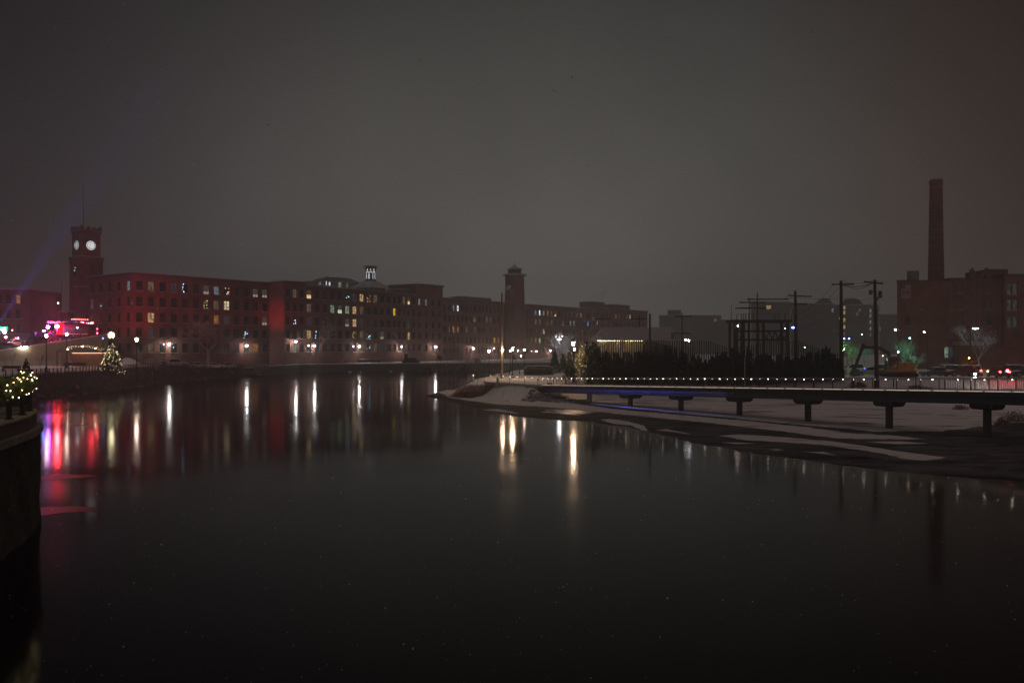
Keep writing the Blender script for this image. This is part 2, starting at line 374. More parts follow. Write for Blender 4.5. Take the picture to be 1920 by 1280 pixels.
def icemat(name, snowc, darkc, lo, hi, sc1, rough=.8, spec=.3):
    m = mat(name, snowc, rough, 0, spec=spec); nt = m.node_tree; b = nt.nodes['Principled BSDF']; N = nt.nodes.new; L = nt.links.new
    ge = N('ShaderNodeNewGeometry'); mp = N('ShaderNodeMapping'); mp.inputs['Scale'].default_value = (.16,.42,1); mp.inputs['Rotation'].default_value = (0,0,R(12)); L(ge.outputs['Position'], mp.inputs[0])
    no = N('ShaderNodeTexNoise'); no.inputs['Scale'].default_value = sc1; no.inputs['Detail'].default_value = 10; no.inputs['Roughness'].default_value = .62; no.inputs['Distortion'].default_value = .6; L(mp.outputs[0], no.inputs['Vector'])
    cr = N('ShaderNodeValToRGB'); e = cr.color_ramp.elements; e[0].position = lo; e[1].position = hi; e[0].color = (*darkc,1); e[1].color = (*snowc,1)
    L(no.outputs[0], cr.inputs[0]); L(cr.outputs[0], b.inputs['Base Color'])
    bp_ = N('ShaderNodeBump'); bp_.inputs['Strength'].default_value = .5; bp_.inputs['Distance'].default_value = .04; L(no.outputs[0], bp_.inputs['Height']); L(bp_.outputs[0], b.inputs['Normal'])
    return m
ICE_D = icemat('dark_ice', (.16,.15,.15), (.030,.028,.028), .36, .66, 1.3, .75, .02)
ICE_S = icemat('snowy_ice', (.72,.68,.68), (.16,.14,.14), .34, .47, .9, spec=.05)
ICE_S2 = icemat('thin_snow_ice', (.66,.63,.62), (.24,.22,.21), .30, .44, 1.1, spec=.05)
ICE_T = mat('thin_clear_ice', (.02,.02,.022), .34, .4, .8, spec=.35, bump=.5)
def ice():
    sheet('ice', [(800,742),(840,752),(900,766),(960,779),(1040,786),(1110,790),(1180,800),(1290,828),(1400,846),(1520,862),(1650,880),(1800,893),(1990,905),(2300,915),
        (2300,800),(2000,760),(1800,752),(1500,748),(1250,746),(1100,745),(1000,742),(900,736),(830,734)], .012, ICE_D)
    sheet('snowy_ice', [(818,735),(845,745),(880,750),(930,757),(985,761),(1040,764),(1100,769),(1180,778),(1260,786),(1340,794),(1420,803),(1500,812),(1560,820),(1620,822),(1690,823),(1735,822),
        (1690,817),(1600,813),(1500,800),(1400,789),(1300,779),(1200,771),(1150,767),(1080,757),(1020,745),(960,738),(880,730),(835,731)], .028, ICE_S2)
    sheet('snowy_ice', [(1110,757),(1165,764),(1260,773),(1380,784),(1500,796),(1640,809),(1760,808),(1830,800),(1900,793),(2060,790),(2060,752),(1900,745),(1700,743),(1500,742),(1250,741),(1100,742)], .02, ICE_S)
    sheet('snowy_ice', [(1345,816),(1400,825),(1470,829),(1540,833),(1610,842),(1660,850),(1690,859),(1735,863),(1772,857),(1720,850),(1680,845),(1610,834),(1560,827),(1450,818),(1385,814)], .03, ICE_S2, .2)
    sheet('snowy_ice', [(1128,786),(1150,794),(1185,797),(1200,806),(1218,809),(1205,797),(1180,790),(1145,785)], .03, ICE_S2, .15)
    sheet('snowy_ice', [(1438,842),(1455,845),(1472,843),(1455,841)], .03, ICE_S2, .05)
    sheet('snowy_ice', [(1350,829),(1380,832),(1420,831),(1385,829)], .032, ICE_S, .05)
    sheet('snowy_ice', [(905,768),(940,772),(975,776),(960,771),(930,766)], .031, ICE_S2, .12)
    sheet('snowy_ice', [(1010,772),(1050,775),(1090,779),(1075,775),(1035,770)], .031, ICE_S, .10)
    sheet('snowy_ice', [(1230,806),(1262,809),(1300,815),(1280,810),(1250,804)], .031, ICE_S2, .08)
    sheet('snowy_ice', [(1500,846),(1540,850),(1570,854),(1545,847)], .031, ICE_S, .08)
    sheet('snowy_ice', [(1620,828),(1680,832),(1740,831),(1690,827)], .031, ICE_S, .10)
    sheet('ice', [(1022,767),(1060,768),(1100,769),(1130,772),(1095,776),(1050,775),(1028,771)], .036, ICE_T, .12)
    sheet('ice', [(60,893),(100,888),(160,889),(185,892),(150,896),(95,899),(60,901)], .010, ICE_T, .2)
    sheet('ice', [(40,954),(95,949),(170,951),(182,956),(120,960),(60,968),(40,972)], .010, ICE_T, .2)
    sheet('ice', [(125,797),(170,794.5),(142,799)], .010, ICE_T, .05)
ice()

# ------------------------------------------------------------------ the mill range
UA = math.atan2(.8048, .5935); U = Vector((math.cos(UA), math.sin(UA))); V = Vector((-U.y, U.x))
P0 = Vector((-97.5, 205.0))                       # river corner of the west mill
def s_of(px, o):                                  # distance along a wall starting at o where the sight line px meets it
    k = (px-960)/F
    return (k*o.y-o.x)/(U.x-k*U.y)
Q0 = P0+U*s_of(505, P0)-V*7.1                     # the next range stands 7 m further forward
def win_mesh(w, h, nx=2, ny=3):
    mb = MB(); t = .07; d = .10
    mb.box(-w/2, -w/2+t, -d, 0, 0, h); mb.box(w/2-t, w/2, -d, 0, 0, h); mb.box(-w/2+t, w/2-t, -d, 0, 0, t); mb.box(-w/2+t, w/2-t, -d, 0, h-t, h)
    for i in range(1, nx): x = -w/2+w*i/nx; mb.box(x-.04, x+.04, -d*.8, 0, t, h-t)
    for i in range(1, ny):
        z = h*i/ny
        for k in range(nx): mb.box(-w/2+w*k/nx+(.041 if k else t), -w/2+w*(k+1)/nx-(.041 if k < nx-1 else t), -d*.7, 0, z-.035, z+.035)
    return mb
WCACHE = {}
def make_window(parent, x, y, z, w, h, rz, pane, sub=True, name='window'):
    key = (w, h)
    if key not in WCACHE:
        f = win_mesh(w, h, 2 if w > 1.3 else 1, 3); f = f.build('window', FRAME); p = MB().box(-w/2+.03, w/2-.03, -.03, -.005, -h/2+.03, h/2-.03).build('pane', GLASS)
        s_ = MB().box(-w/2-.12, w/2+.12, -.42, -.102, -.14, 0).build('sill', GRANITE)
        WCACHE[key] = (f.data, p.data, s_.data, {})
        for q in (f, p, s_): bpy.data.objects.remove(q)
    fm, pm, sm, pv = WCACHE[key]
    pk = pane.name
    if pk not in pv:
        d = pm.copy(); d.materials.clear(); d.materials.append(pane); pv[pk] = d
    o = bpy.data.objects.new(name, fm); COL.objects.link(o); o.parent = parent; o.location = (x, y, z); o.rotation_euler = (0,0,rz)
    p = bpy.data.objects.new('pane', pv[pk]); COL.objects.link(p); p.parent = o; p.location = (0,0,h/2)
    if sub:
        s_ = bpy.data.objects.new('sill', sm); COL.objects.link(s_); s_.parent = o
    return o
def holed(mb, x0, x1, z0, z1, xs, zs, w, h, y0=0, t=.3):
    """wall of thickness t whose front face is at y0, open where the windows go"""
    ed = [x0]+[e for x in xs for e in (x-w/2, x+w/2)]+[x1]
    for i in range(0, len(ed), 2):
        if ed[i+1]-ed[i] > .01: mb.box(ed[i], ed[i+1], y0, y0+t, z0, z1)
    for x in xs:
        zz = [z0]+[e for z in zs for e in (z, z+h)]+[z1]
        for i in range(0, len(zz), 2):
            if zz[i+1]-zz[i] > .01: mb.box(x-w/2, x+w/2, y0, y0+t, zz[i], zz[i+1])
ROWS = [22.3, 18.2, 14.1, 10.2, 6.1]              # sill heights, top floor first
def mill(name, label, origin, s0, s1, ztop, n, w=1.75, h=2.5, depth=17, rows=ROWS, lit=(), z0=1.9, brickm=None, sub=True, cornice=.45,
         left=None, frame_o=None, left_depth=None, quoin=True, cat='building'):
    brickm = brickm or BRICK
    o2 = origin+U*s0; L_ = s1-s0
    t = thing(name, label, cat, (o2.x, o2.y, 0), UA)
    pitch = L_/n; xs = [pitch*(i+.5) for i in range(n)]
    mb = MB(); holed(mb, 0, L_, z0, ztop-.6, xs, sorted(rows), w, h)
    mb.build('wall', brickm, t)
    c = MB()
    ly = [];
    if left:                                       # windows of the west end wall
        ln, ld = left; lp = ld/ln; ly = [lp*(i+.5) for i in range(ln)]
        lm = MB(); holed(lm, 0, ld, z0, ztop-.6, ly, sorted(rows), w*.9, h)
        lo = lm.build('wall', brickm, t); lo.rotation_euler = (0,0,R(-90)); lo.location = (-.001, ld+.001, 0)
        c.box(.34, L_-.001, .34, depth, z0, ztop-.62)
    else: c.box(.002, L_-.002, .34, depth, z0, ztop-.62)
    c.build('wall', brickm, t)
    r = MB(); e = cornice
    r.box(-(e if left else 0), L_+.0, -e, depth+.02, ztop-.6, ztop-.18); r.build('cornice', CORN, t)
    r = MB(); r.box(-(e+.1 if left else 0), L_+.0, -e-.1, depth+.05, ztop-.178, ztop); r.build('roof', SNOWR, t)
    if quoin:
        MB().box(0, L_, -.06, -.002, z0+.4, z0+1.0).build('plinth', brickm, t)
        for z in sorted(rows)[1:]: MB().box(0, L_, -.05, -.002, z-.62, z-.46).build('string_course', brickm, t)
    L_lit = {}
    for p, row, k in lit:
        s = s_of(p, origin)-s0; L_lit[(min(range(n), key=lambda i: abs(xs[i]-s)), row)] = k
    for ri, z in enumerate(rows):
        for i, x in enumerate(xs):
            make_window(t, x, .2, z, w, h, 0, W.get(L_lit.get((i, ri)), GLASS), sub)
        for i, y in enumerate(ly):
            if (i, ri) in LEFT_LIT: k = W[LEFT_LIT[(i, ri)]]
            else: k = GLASS
            make_window(t, .2, left[1]-y, z, w*.9, h, R(-90), k, sub)
    return t
LEFT_LIT = {(4,0): 'cool', (1,1): 'sparkc', (0,1): 'dimwarm', (0,2): 'spark'}
s505 = s_of(505, P0)
west = mill('mill_building', 'long brick mill at the left, washed red and violet by the emergency lights', P0, 0, s505, 27.0, 13, left=(5, 24), depth=24.3,
  lit=[(286,0,'dimwarm'),(399,0,'cool'),(416,1,'bright'),(399,1,'dimwarm'),(286,2,'warm'),(399,2,'orange'),(286,3,'dimblue'),(286,4,'dimwarm'),(464,3,'sparkc'),
       (416,0,'spark'),(382,1,'spark'),(499,0,'halfdim'),(484,0,'halfdim'),(350,0,'sparkc'),(325,4,'sparkc'),(484,4,'orange'),(499,2,'halfdim'),(382,0,'halfdim'),(320,0,'dimblue'),(433,2,'dimblue')])
LEFT_LIT = {}
# downpipes on the west mill
for x in (8.4, 24.5):
    MB().tube((x, -.12, 2.2), (x, -.12, 26.2), .09, n=6).build('downpipe', STEEL, west)
def blk(name, label, s0, s1, dy0, dy1, z0, z1, m=None, cat='building', eave=.3, cap=SNOWR, frame=None):
    o = (frame if frame is not None else Q0)+U*s0
    t = thing(name, label, cat, (o.x, o.y, 0), UA)
    MB().box(0, s1-s0, dy0, dy1, z0, z1-.3).build('wall', m or BRICK, t)
    MB().box(-eave, s1-s0+eave, dy0-eave, dy1+eave, z1-.298, z1).build('roof', cap, t)
    return t
S = lambda px: s_of(px, Q0)
# projecting range: its blank west end faces the fire engine's lights
sB = S(572)
m2a = mill('mill_building', 'brick block whose blank western end wall glows red, standing forward of the mill', Q0, 0, sB, 27.25, 3, w=1.5, depth=20, lit=[(551,4,'green'),(551,0,'dimwarm'),(551,2,'sparkc')])
m2 = mill('mill_building', 'brick mill range with the most lit windows, below the lit belfry', Q0, sB+.01, S(735), 26.2, 12, w=1.75, depth=18,
  lit=[(576,0,'halfwarm'),(576,1,'dimwarm'),(576,2,'dimblue'),(576,3,'warm'),(590,3,'sparkc'),(621,1,'green'),(634,1,'halfgreen'),(647,1,'green'),(660,1,'warm'),(674,1,'dimwarm'),
       (648,0,'sparkc'),(660,0,'dimblue'),(674,0,'warm'),(687,0,'sparko'),(700,0,'dimwarm'),(647,2,'halfdim'),(660,2,'warm'),(660,3,'spark'),(674,3,'dimwarm'),(687,3,'sparkc'),
       (697,3,'sparkc'),(712,3,'halfdim'),(699,4,'dimwarm'),(687,4,'sparkc'),(674,2,'dimblue'),(590,4,'dimblue'),(674,4,'dimwarm'),(712,4,'dimblue')])
m3 = mill('mill_building', 'low brick link just left of the square brick block with a flat eave', Q0, S(735)+.01, S(780), 25.9, 5, w=1.2, depth=16, lit=[(743,1,'yellow'),(766,0,'halfwarm'),(766,2,'dimblue'),(766,3,'warm'),(755,0,'dimwarm')])
m4 = mill('mill_building', 'square brick block rising above its neighbours under a wide flat eave', Q0, S(780)+.01, S(830), 29.9, 4, w=1.1, h=2.2, depth=14, cornice=.8,
  lit=[(788,0,'cool'),(801,0,'cool')])
ROW3 = [20.9, 17.0, 13.0, 9.0, 5.0]
m5 = mill('mill_building', 'dark brick mill range between the square block and the far clock turret', Q0, S(830)+.01, S(945), 25.6, 15, w=1.15, h=2.2, rows=ROW3,
  depth=16, sub=False, quoin=False, lit=[(853,0,'cool'),(862,0,'white'),(894,1,'orange'),(910,1,'dimwarm'),(845,2,'dimwarm'),(852,2,'orange'),(861,2,'orange'),(878,2,'dimwarm'),(887,2,'spark'),(894,2,'dimwarm'),
       (910,2,'spark'),(925,3,'yellow'),(933,3,'orange'),(939,2,'orange'),(870,4,'dimwarm'),(918,1,'dimwarm'),(880,0,'dimblue')])
m6 = mill('mill_building', 'far brick mill range just right of the clock turret, white windows at its top', Q0, S(985)+.01, S(1112), 25.5, 18, w=1.25, h=2.3, rows=ROW3, depth=16, sub=False, quoin=False,
  lit=[(1003,0,'cool'),(1010,0,'white'),(1018,0,'cool'),(1024,0,'orange'),(1031,0,'orange'),(1038,0,'dimwarm'),(1044,0,'halfwarm'),(1017,2,'warm'),(995,3,'dimwarm'),(1002,3,'orange'),(1010,3,'greenlamp'),
       (1037,1,'dimwarm'),(1057,1,'halfdim'),(1025,1,'sparkc'),(1073,1,'cool'),(1079,1,'cool'),(1101,1,'blue'),(1085,0,'dimwarm'),(1090,0,'orange'),(1096,0,'dimblue'),(1003,1,'dimwarm'),(1010,1,'dimwarm')])
m7 = mill('mill_building', 'farthest brick mill range, fading into the haze under two flat roof boxes', Q0, S(1112)+.01, S(1214), 26.4, 19, w=1.2, h=2.2, rows=[x+.6 for x in ROW3[:4]], depth=16, sub=False, quoin=False,
  lit=[(1120,1,'sparkc'),(1155,0,'orange'),(1162,0,'dimwarm'),(1179,0,'dimwarm'),(1184,0,'bright'),(1131,1,'dimblue'),(1137,1,'dimblue')])
for a, b, z, l, n_ in ((1117,1140,29.2,'wide flat box on the far mill roof below the steam plume','roof_box'),(1160,1187,28.8,'second flat box on the far mill roof, right of the steam plume','roof_box')):
    blk(n_, l, S(a), S(b), 2, 9, 26.405, z, cat='roof structure', eave=.6)
blk('roof_box', 'dark stair head box on the roof left of the tall square brick block', S(762), S(780)-.5, 3, 8, 25.905, 27.9, cat='roof structure')
blk('roof_box', 'long low penthouse on the roof just left of the far clock turret', S(878), S(932), 3, 9, 25.605, 27.0, cat='roof structure')
blk('roof_box', 'low parapet box on the mill roof left of the belfry roof', S(585), S(642), 4, 10, 26.205, 27.1, cat='roof structure')
t = thing('chimney', 'small square brick chimney on the mill roof left of the lit belfry', 'chimney', (*(Q0+U*S(627)), 0), UA)
MB().box(-.35, .35, 3, 3.8, 27.1, 29.6).build('stack', BRICK, t); MB().box(-.45, .45, 2.9, 3.9, 29.602, 29.8).build('cap', SNOWR, t)
MB().box(-.6, -.3, 3.2, 3.28, 27.1, 28.3).build('lit_hatch', EM('hatch_light', (.8,1,.95), .9, True), t)

# far clock turret on the mill line
def turret():
    D = 336.0; C = P(965, 600, D); t = thing('clock_turret', 'round brick clock turret with a small dim dial and pointed snowy cap', 'clock tower', (C.x, C.y, 0), 0)
    zt = lambda y: PZ(y, D); r = 4.15
    MB().lathe([(r*1.06, 1.9), (r*1.06, zt(571))], 8).build('wall', BRICK, t)
    MB().lathe([(r*1.02, zt(571)+.003), (r, zt(549)), (r*1.04, zt(548.5)), (r*.97, zt(547)), (r*.96, zt(517))], 12).build('shaft', BRICK, t)
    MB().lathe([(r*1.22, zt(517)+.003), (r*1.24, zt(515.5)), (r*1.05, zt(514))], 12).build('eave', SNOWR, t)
    MB().lathe([(r*.66, zt(514)+.003), (r*.66, zt(505.5))], 12).build('lantern', CORN, t)
    MB().lathe([(r*.80, zt(505.5)+.003), (r*.78, zt(504.3)), (r*.42, zt(501.5)), (r*.14, zt(498)), (.05, zt(495))], 12).build('cap_roof', SNOWR, t)
    MB().tube((0, 0, zt(495)), (0, 0, zt(487)), .10, .05, 5).build('spire', STEEL, t)
    d = MB(); zc = zt(540); R_ = .85; y0 = -r*.97-.05; x0 = -2.0
    for k in range(12):
        a = k*math.pi/6; d.cb(x0+R_*math.sin(a), y0+.9, zc+R_*math.cos(a), .16, .9, .16)
    d.tube((x0, y0+.5, zc), (x0+.1, y0+.5, zc+.7), .06, n=4); d.tube((x0, y0+.5, zc), (x0-.45, y0+.5, zc+.2), .06, n=4)
    d.build('clock_dial', EM('dim_dial', (.85,.8,.5), .28, True), t)
turret()

# the big clock tower behind the mill's west end
def dial(parent, cx, cz, r, y, face_m, rz=0, ox=0):
    mb = MB(); n = 28
    mb.add([(cx+r*math.cos(2*math.pi*i/n), y, cz+r*math.sin(2*math.pi*i/n)) for i in range(n)]+[(cx+r*math.cos(2*math.pi*i/n), y-.08, cz+r*math.sin(2*math.pi*i/n)) for i in range(n)],
      [tuple(range(2*n-1, n-1, -1))]+[(i,(i+1)%n,(i+1)%n+n,i+n) for i in range(n)])
    d = mb.build('clock_dial', face_m, parent)
    k = MB()
    for h in range(12):
        a = h*math.pi/6; 
        A = Vector((cx+r*.66*math.sin(a), y-.1, cz+r*.66*math.cos(a))); B = Vector((cx+r*.93*math.sin(a), y-.1, cz+r*.93*math.cos(a)))
        k.tube(A, B, .13, n=4)
    k.build('hour_marks', STEEL, d)
    hd = MB(); hd.tube((cx, y-.13, cz), (cx+r*.50*math.sin(R(337)), y-.13, cz+r*.50*math.cos(R(337))), .075, n=4)
    hd.tube((cx, y-.13, cz), (cx+r*.78*math.sin(R(335)), y-.13, cz+r*.78*math.cos(R(335))), .05, n=4)
    hd.tube((cx, y-.15, cz), (cx+r*.62*math.sin(R(205)), y-.15, cz+r*.62*math.cos(R(205))), .06, n=4)
    hd.build('clock_hands', STEEL, d)
    if rz:
        d.rotation_euler = (0,0,rz)
    return d
def clock_tower():
    c = Vector((-119.7, 221.3)); w = 5.3
    t = thing('clock_tower', 'square brick clock tower with a battlemented top, two glowing white dials and a tall flagpole', 'clock tower', (c.x, c.y, 0), UA)
    zt = lambda y: PZ(y, 222)
    e = .5
    MB().box(-e, w+e, -e, w+e, 3, zt(487)).build('shaft', BRICK, t)
    MB().box(-e-.18, w+e+.18, -e-.18, w+e+.18, zt(487)+.003, zt(481)).build('cornice', BRICK, t)
    MB().box(-e-.1, w+e+.1, -e-.1, w+e+.1, zt(481)+.003, zt(480)+.1).build('ledge', GRANITE, t)
    MB().box(0, w, 0, w, zt(480)+.103, zt(437)).build('belfry', BRICK, t)
    b = MB(); b.box(-.12, w+.12, -.12, w+.12, zt(437)+.003, zt(434)); b.box(-.3, w+.3, -.3, w+.3, zt(434)+.003, zt(432)); b.build('string_course', BRICK, t)
    MB().box(-.36, w+.36, -.36, w+.36, zt(432)+.003, zt(431.4)).build('ledge', GRANITE, t)
    m_ = MB(); z1 = zt(431.4)+.003; q = w+.6
    m_.box(-.3, w+.3, -.3, w+.3, z1, zt(429.5))
    def crn(x0, x1, y0, y1, h): m_.box(x0, x1, y0, y1, zt(429.5)+.002, zt(429.5)+h)
    for side in range(4):
        for k in range(4):
            a = -.3+k*q/3.5; wdt = q/3.5*.5; h = (1.05, .8, .8, 1.05)[k]
            if side == 0: crn(a, a+wdt, -.3, .0, h)
            if side == 1: crn(a, a+wdt, w, w+.3, h)
            if side == 2 and 0 < k: crn(-.3, 0, a, min(a+wdt, w-.002), h)
            if side == 3 and 0 < k: crn(w, w+.3, a, min(a+wdt, w-.002), h)
    m_.build('battlement', BRICK, t)
    face = EM('dial_glow', (.93,1,.98), .86, True); face2 = EM('dial_glow_cool', (.75,.95,1), .50, True)
    zc = zt(459)
    dial(t, w*.5, zc, 1.26, -.02, face)
    d2 = dial(t, 0, zc, 1.26, 0, face2, R(-90)); d2.location = (-.03, w*.5, 0)
    MB().tube((w*.35, w*.5, zt(430)), (w*.35, w*.5, zt(340)), .10, .05, 6).build('flagpole', STEEL, t)
    # lit entrance bay low on the west face
    for y in (1.0, 2.6, 4.2):
        pass
    tan = mat('tan_limestone', (.62,.47,.30), .85, .15, 2)
    p = MB(); zb = zt(612); za = zt(585)
    p.box(-e-.7, -e-.003, w*.5-2.3, w*.5-1.2, zb-4, za); p.box(-e-.7, -e-.003, w*.5+.9, w*.5+2.0, zb-4, za); p.box(-e-.7, -e-.003, w*.5-1.199, w*.5+.899, zt(596), zt(592)); p.box(-e-.7, -e-.003, w*.5-1.199, w*.5+.899, zt(589), za)
    p.build('portal', tan, t)
    MB().box(-e-.2, -e-.004, w*.5-1.19, w*.5+.89, zt(592)+.003, zt(589)-.003).build('portal_window', GLASS, t)
    MB().box(-e-.9, -e-.71, w*.5-2.4, w*.5+2.1, za-.02, za+.4).build('portal_cornice', GRANITE, t)
    for k in (-1.7, 1.4): MB().octa((-e-2.0, w*.5+k, zt(607)), .10).build('portal_lamp', EM('portal_glow', (1,.72,.42), 150), t)
    # windows of the shaft
    for z in (28.4, 24.3, 18.2, 14.1): make_window(t, w*.5, -e-.02, z, 1.1, 2.4, 0, GLASS, False)
    for z in (27.5, 20.5): make_window(t, -e-.02, w*.5, z, 1.1, 2.4, R(-90), W['sparkc'] if z > 25 else GLASS, False)
clock_tower()
t = blk('link_building', 'lower brick link joining the mill to the foot of the clock tower', -2.0, 8, 24.6, 27.3, 2, 24.4, frame=P0)

# lit belfry on a hipped snowy roof rising behind the mill
def belfry():
    D = 272.0; c = P(695, 650, D)
    t = thing('belfry', 'white lit belfry of three pointed arches on a snowy hipped roof behind the mill', 'belfry', (c.x, c.y, 0), UA)
    z = lambda y: PZ(y, D)
    h = 3.6; MB().box(-h, h, -h, h, 20, z(541.5)).build('tower_base', BRICK, t)
    q = h+1.2; zz = z(541.5)+.003
    m_ = MB(); r = 1.9
    m_.add([(-q,-q,zz),(q,-q,zz),(q,q,zz),(-q,q,zz),(-q,-q,zz+.25),(q,-q,zz+.25),(q,q,zz+.25),(-q,q,zz+.25),(-r,-r,z(527.5)),(r,-r,z(527.5)),(r,r,z(527.5)),(-r,r,z(527.5))],
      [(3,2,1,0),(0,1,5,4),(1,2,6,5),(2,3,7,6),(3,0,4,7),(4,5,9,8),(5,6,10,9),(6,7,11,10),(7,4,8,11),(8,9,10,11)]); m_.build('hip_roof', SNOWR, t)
    dark = mat('lead_louvre', (.09,.09,.10), .7, .2, 2)
    MB().lathe([(1.95, z(527.5)+.003),(1.95, z(525)),(1.8, z(524.5)),(1.8, z(505)),(2.0, z(504)),(2.0, z(503))], 12).build('drum', dark, t)
    g = EM('arch_painted_light', (.86,.97,1), 1.15, True)  # tracery emits, standing in for lamplight on the arches
    zb, zs, ztp = z(523.5), z(511), z(505.5)
    a = MB()
    cd_ = math.atan2(-c.y, -c.x)-UA                 # the arcade runs all the way round; the three towards the river glow by emission
    for k, an in enumerate((-.62, 0, .62)):
        th = cd_+an; n_ = Vector((math.cos(th), math.sin(th), 0)); tt = Vector((-n_.y, n_.x, 0)); o = n_*1.9
        hw = .42
        for sg in (-1, 1):
            if not (k == 1 and sg == 1): a.tube(o+tt*hw*sg+Vector((0,0,zb)), o+tt*hw*sg+Vector((0,0,zs-.5)), .075, n=4)
            pr = o+tt*hw*sg+Vector((0,0,zs-.3))
            for j in range(1, 5):
                u = j/4; pt = o+tt*hw*sg*(1-u**1.6)+Vector((0,0,zs-.3+(ztp-zs+.1)*u)); 
                if j != 3: a.tube(pr, pt, .085, n=4)
                pr = pt
        a.octa(o+Vector((0,0,ztp+.1)), .16); a.octa(o+Vector((0,0,zs+.1)), .15)
    a.build('lit_arches', g, t)
    tp = MB(); tp.lathe([(2.45, z(501)), (2.5, z(500)), (1.9, z(498.5)), (.3, z(497))], 12); tp.build('cap_roof', SNOWR, t)
    p_ = MB()
    for k in range(8):
        a_ = k*math.pi/4; p_.tube((1.7*math.cos(a_), 1.7*math.sin(a_), z(503)), (1.7*math.cos(a_), 1.7*math.sin(a_), z(501)), .1, n=4)
    p_.build('cap_posts', dark, t)
belfry()
# pale hall on the hill behind the mill
def far_block(name, label, px0, px1, ytop, D, m, wins=(), roof=None, zb=1.5, depth=18, cat='building'):
    x0, x1 = PX(px0, D), PX(px1, D); zt = PZ(ytop, D)
    t = thing(name, label, cat, ((x0+x1)/2, D, 0)); w = (x1-x0)/2
    sl = max(0, x0/D*depth); sr = min(0, x1/D*depth)
    MB().prism([(-w,0),(w,0),(w+sr,depth),(-w+sl,depth)], zb, zt).build('wall', m, t)
    MB().prism([(-w-.4,-.4),(w+.4,-.4),(w+sr+.4,depth+.4),(-w+sl-.4,depth+.4)], zt+.003, zt+.5).build('roof', roof or SNOWR, t)
    for px, y, k in wins:
        x = PX(px, D)-(x0+x1)/2; make_window(t, x, -.02, PZ(y, D)-1.0, 1.3, 2.1, 0, W[k], False)
    return t
PALE = mat('pale_render', (.30,.30,.28), .9, .2, .3); GREYB = brick('grey_brown_brick', (.16,.13,.11), (.13,.10,.09), sc_=2)
hall = far_block('hall_building', 'pale long building with a curved dark roof lying behind the mill, left of the belfry', 572, 668, 529, 335, PALE, [(600,531,'cool'),(617,533,'white'),(637,534,'green'),(651,535,'dimwarm')])
MB().sideprism([(-9,34.9),(-8.6,35.6),(-6.5,36.4),(-2,37.0),(3,37.0),(8,36.4),(9.6,35.6),(10,34.9)], 3, 12).build('curved_roof', mat('grey_slate', (.2,.2,.2), .8, .2, 1), hall)
def dome():
    D = 340; c = P(763, 600, D); t = thing('domed_building', 'low domed roof showing faintly behind the mill, right of the belfry', 'building', (c.x, c.y, 0))
    MB().box(-9, 9, 0, 14, 2, PZ(545, D)).build('wall', PALE, t)
    pr = [(7.0*math.cos(R(a)), PZ(545, D)+.003+2.4*math.sin(R(a))) for a in range(0, 90, 15)]+[(.05, PZ(545, D)+2.4)]
    MB().lathe(pr, 16, (0, 7)).build('dome', SNOWR, t, True)
dome()

# buildings at far left on the ramp side
def left_end():
    D = 205.0
    t = thing('brick_building', 'dark four storey brick building at the left edge behind the police car', 'building', (PX(57, D), D, 0))
    w = 24; zt = PZ(543, D)
    xs = [-w+2.4*(i+.5)+.4 for i in range(9)]; zs = [11.2, 15.0, 18.8]
    mb = MB(); holed(mb, -w, 0, 3, zt, xs, zs, 1.2, 2.3); mb.box(-w, 0, .34, 14, 3, zt); mb.build('wall', BRICK, t)
    MB().box(-w-.3, .3, -.3, 14.3, zt+.002, zt+.4).build('roof', SNOWR, t)
    for x in xs:
        for z in zs: make_window(t, x, .2, z, 1.2, 2.3, 0, W['orange'] if (x > -4.5 and z > 18) else GLASS)
    D = 218.0; x0, x1 = PX(57, D)+.5, PX(128, D); zt = PZ(586, D)
    t = thing('brick_building', 'long low brick building with a snowy roof edge left of the clock tower', 'building', (x0, D, 0))
    L_ = x1-x0; xs = [1.1*(2*i+1) for i in range(4)]
    mb = MB(); holed(mb, 0, L_, 3, zt, xs, [11.0], .9, 2.4); mb.box(0, L_, .34, 10, 3, zt); mb.build('wall', BRICK, t)
    MB().box(-.2, L_, -.3, 10.2, zt+.002, zt+.35).build('roof', SNOWR, t)
    for i, x in enumerate(xs): make_window(t, x, .2, 11.0, .9, 2.4, 0, GLASS)
    a = MB(); 
    for k in range(7):
        an = math.pi*k/6; an2 = math.pi*(k+1)/6
        if k < 6: a.tube((2.2+.9*math.cos(an), -.15, 14.0+1.4*math.sin(an)), (2.2+.9*math.cos(an2), -.15, 14.0+1.4*math.sin(an2)), .1, n=4)
    a.build('arch_trim', GRANITE, t)
left_end()
def pole_lamp_far(px, y, D, zb, label, col, s, r=.12, name='street_lamp'):
    c = P(px, y, D); t = thing(name, label, 'street lamp', (c.x+.9, c.y, zb))
    MB().tube((0,0,0), (0,0,c.z-zb+6), .09, .07, 6).build('pole', STEEL, t)
    MB().tube((0,0,c.z-zb+.15), (-.9,0,c.z-zb+.15), .05, n=5).build('arm', STEEL, t)
    MB().ball((-.9,0,c.z-zb), r).build('lamp_head', EM('small_lamp_'+col, {'w':(1,.95,.85),'b':(.2,.3,1),'g':(.6,1,.85),'c':(.55,.85,1),'o':(1,.5,.2)}[col], s), t, True)
    return t
pole_lamp_far(109, 568, 214, 8, 'tall dark pole with a small white lamp above the low brick building', 'w', 40)

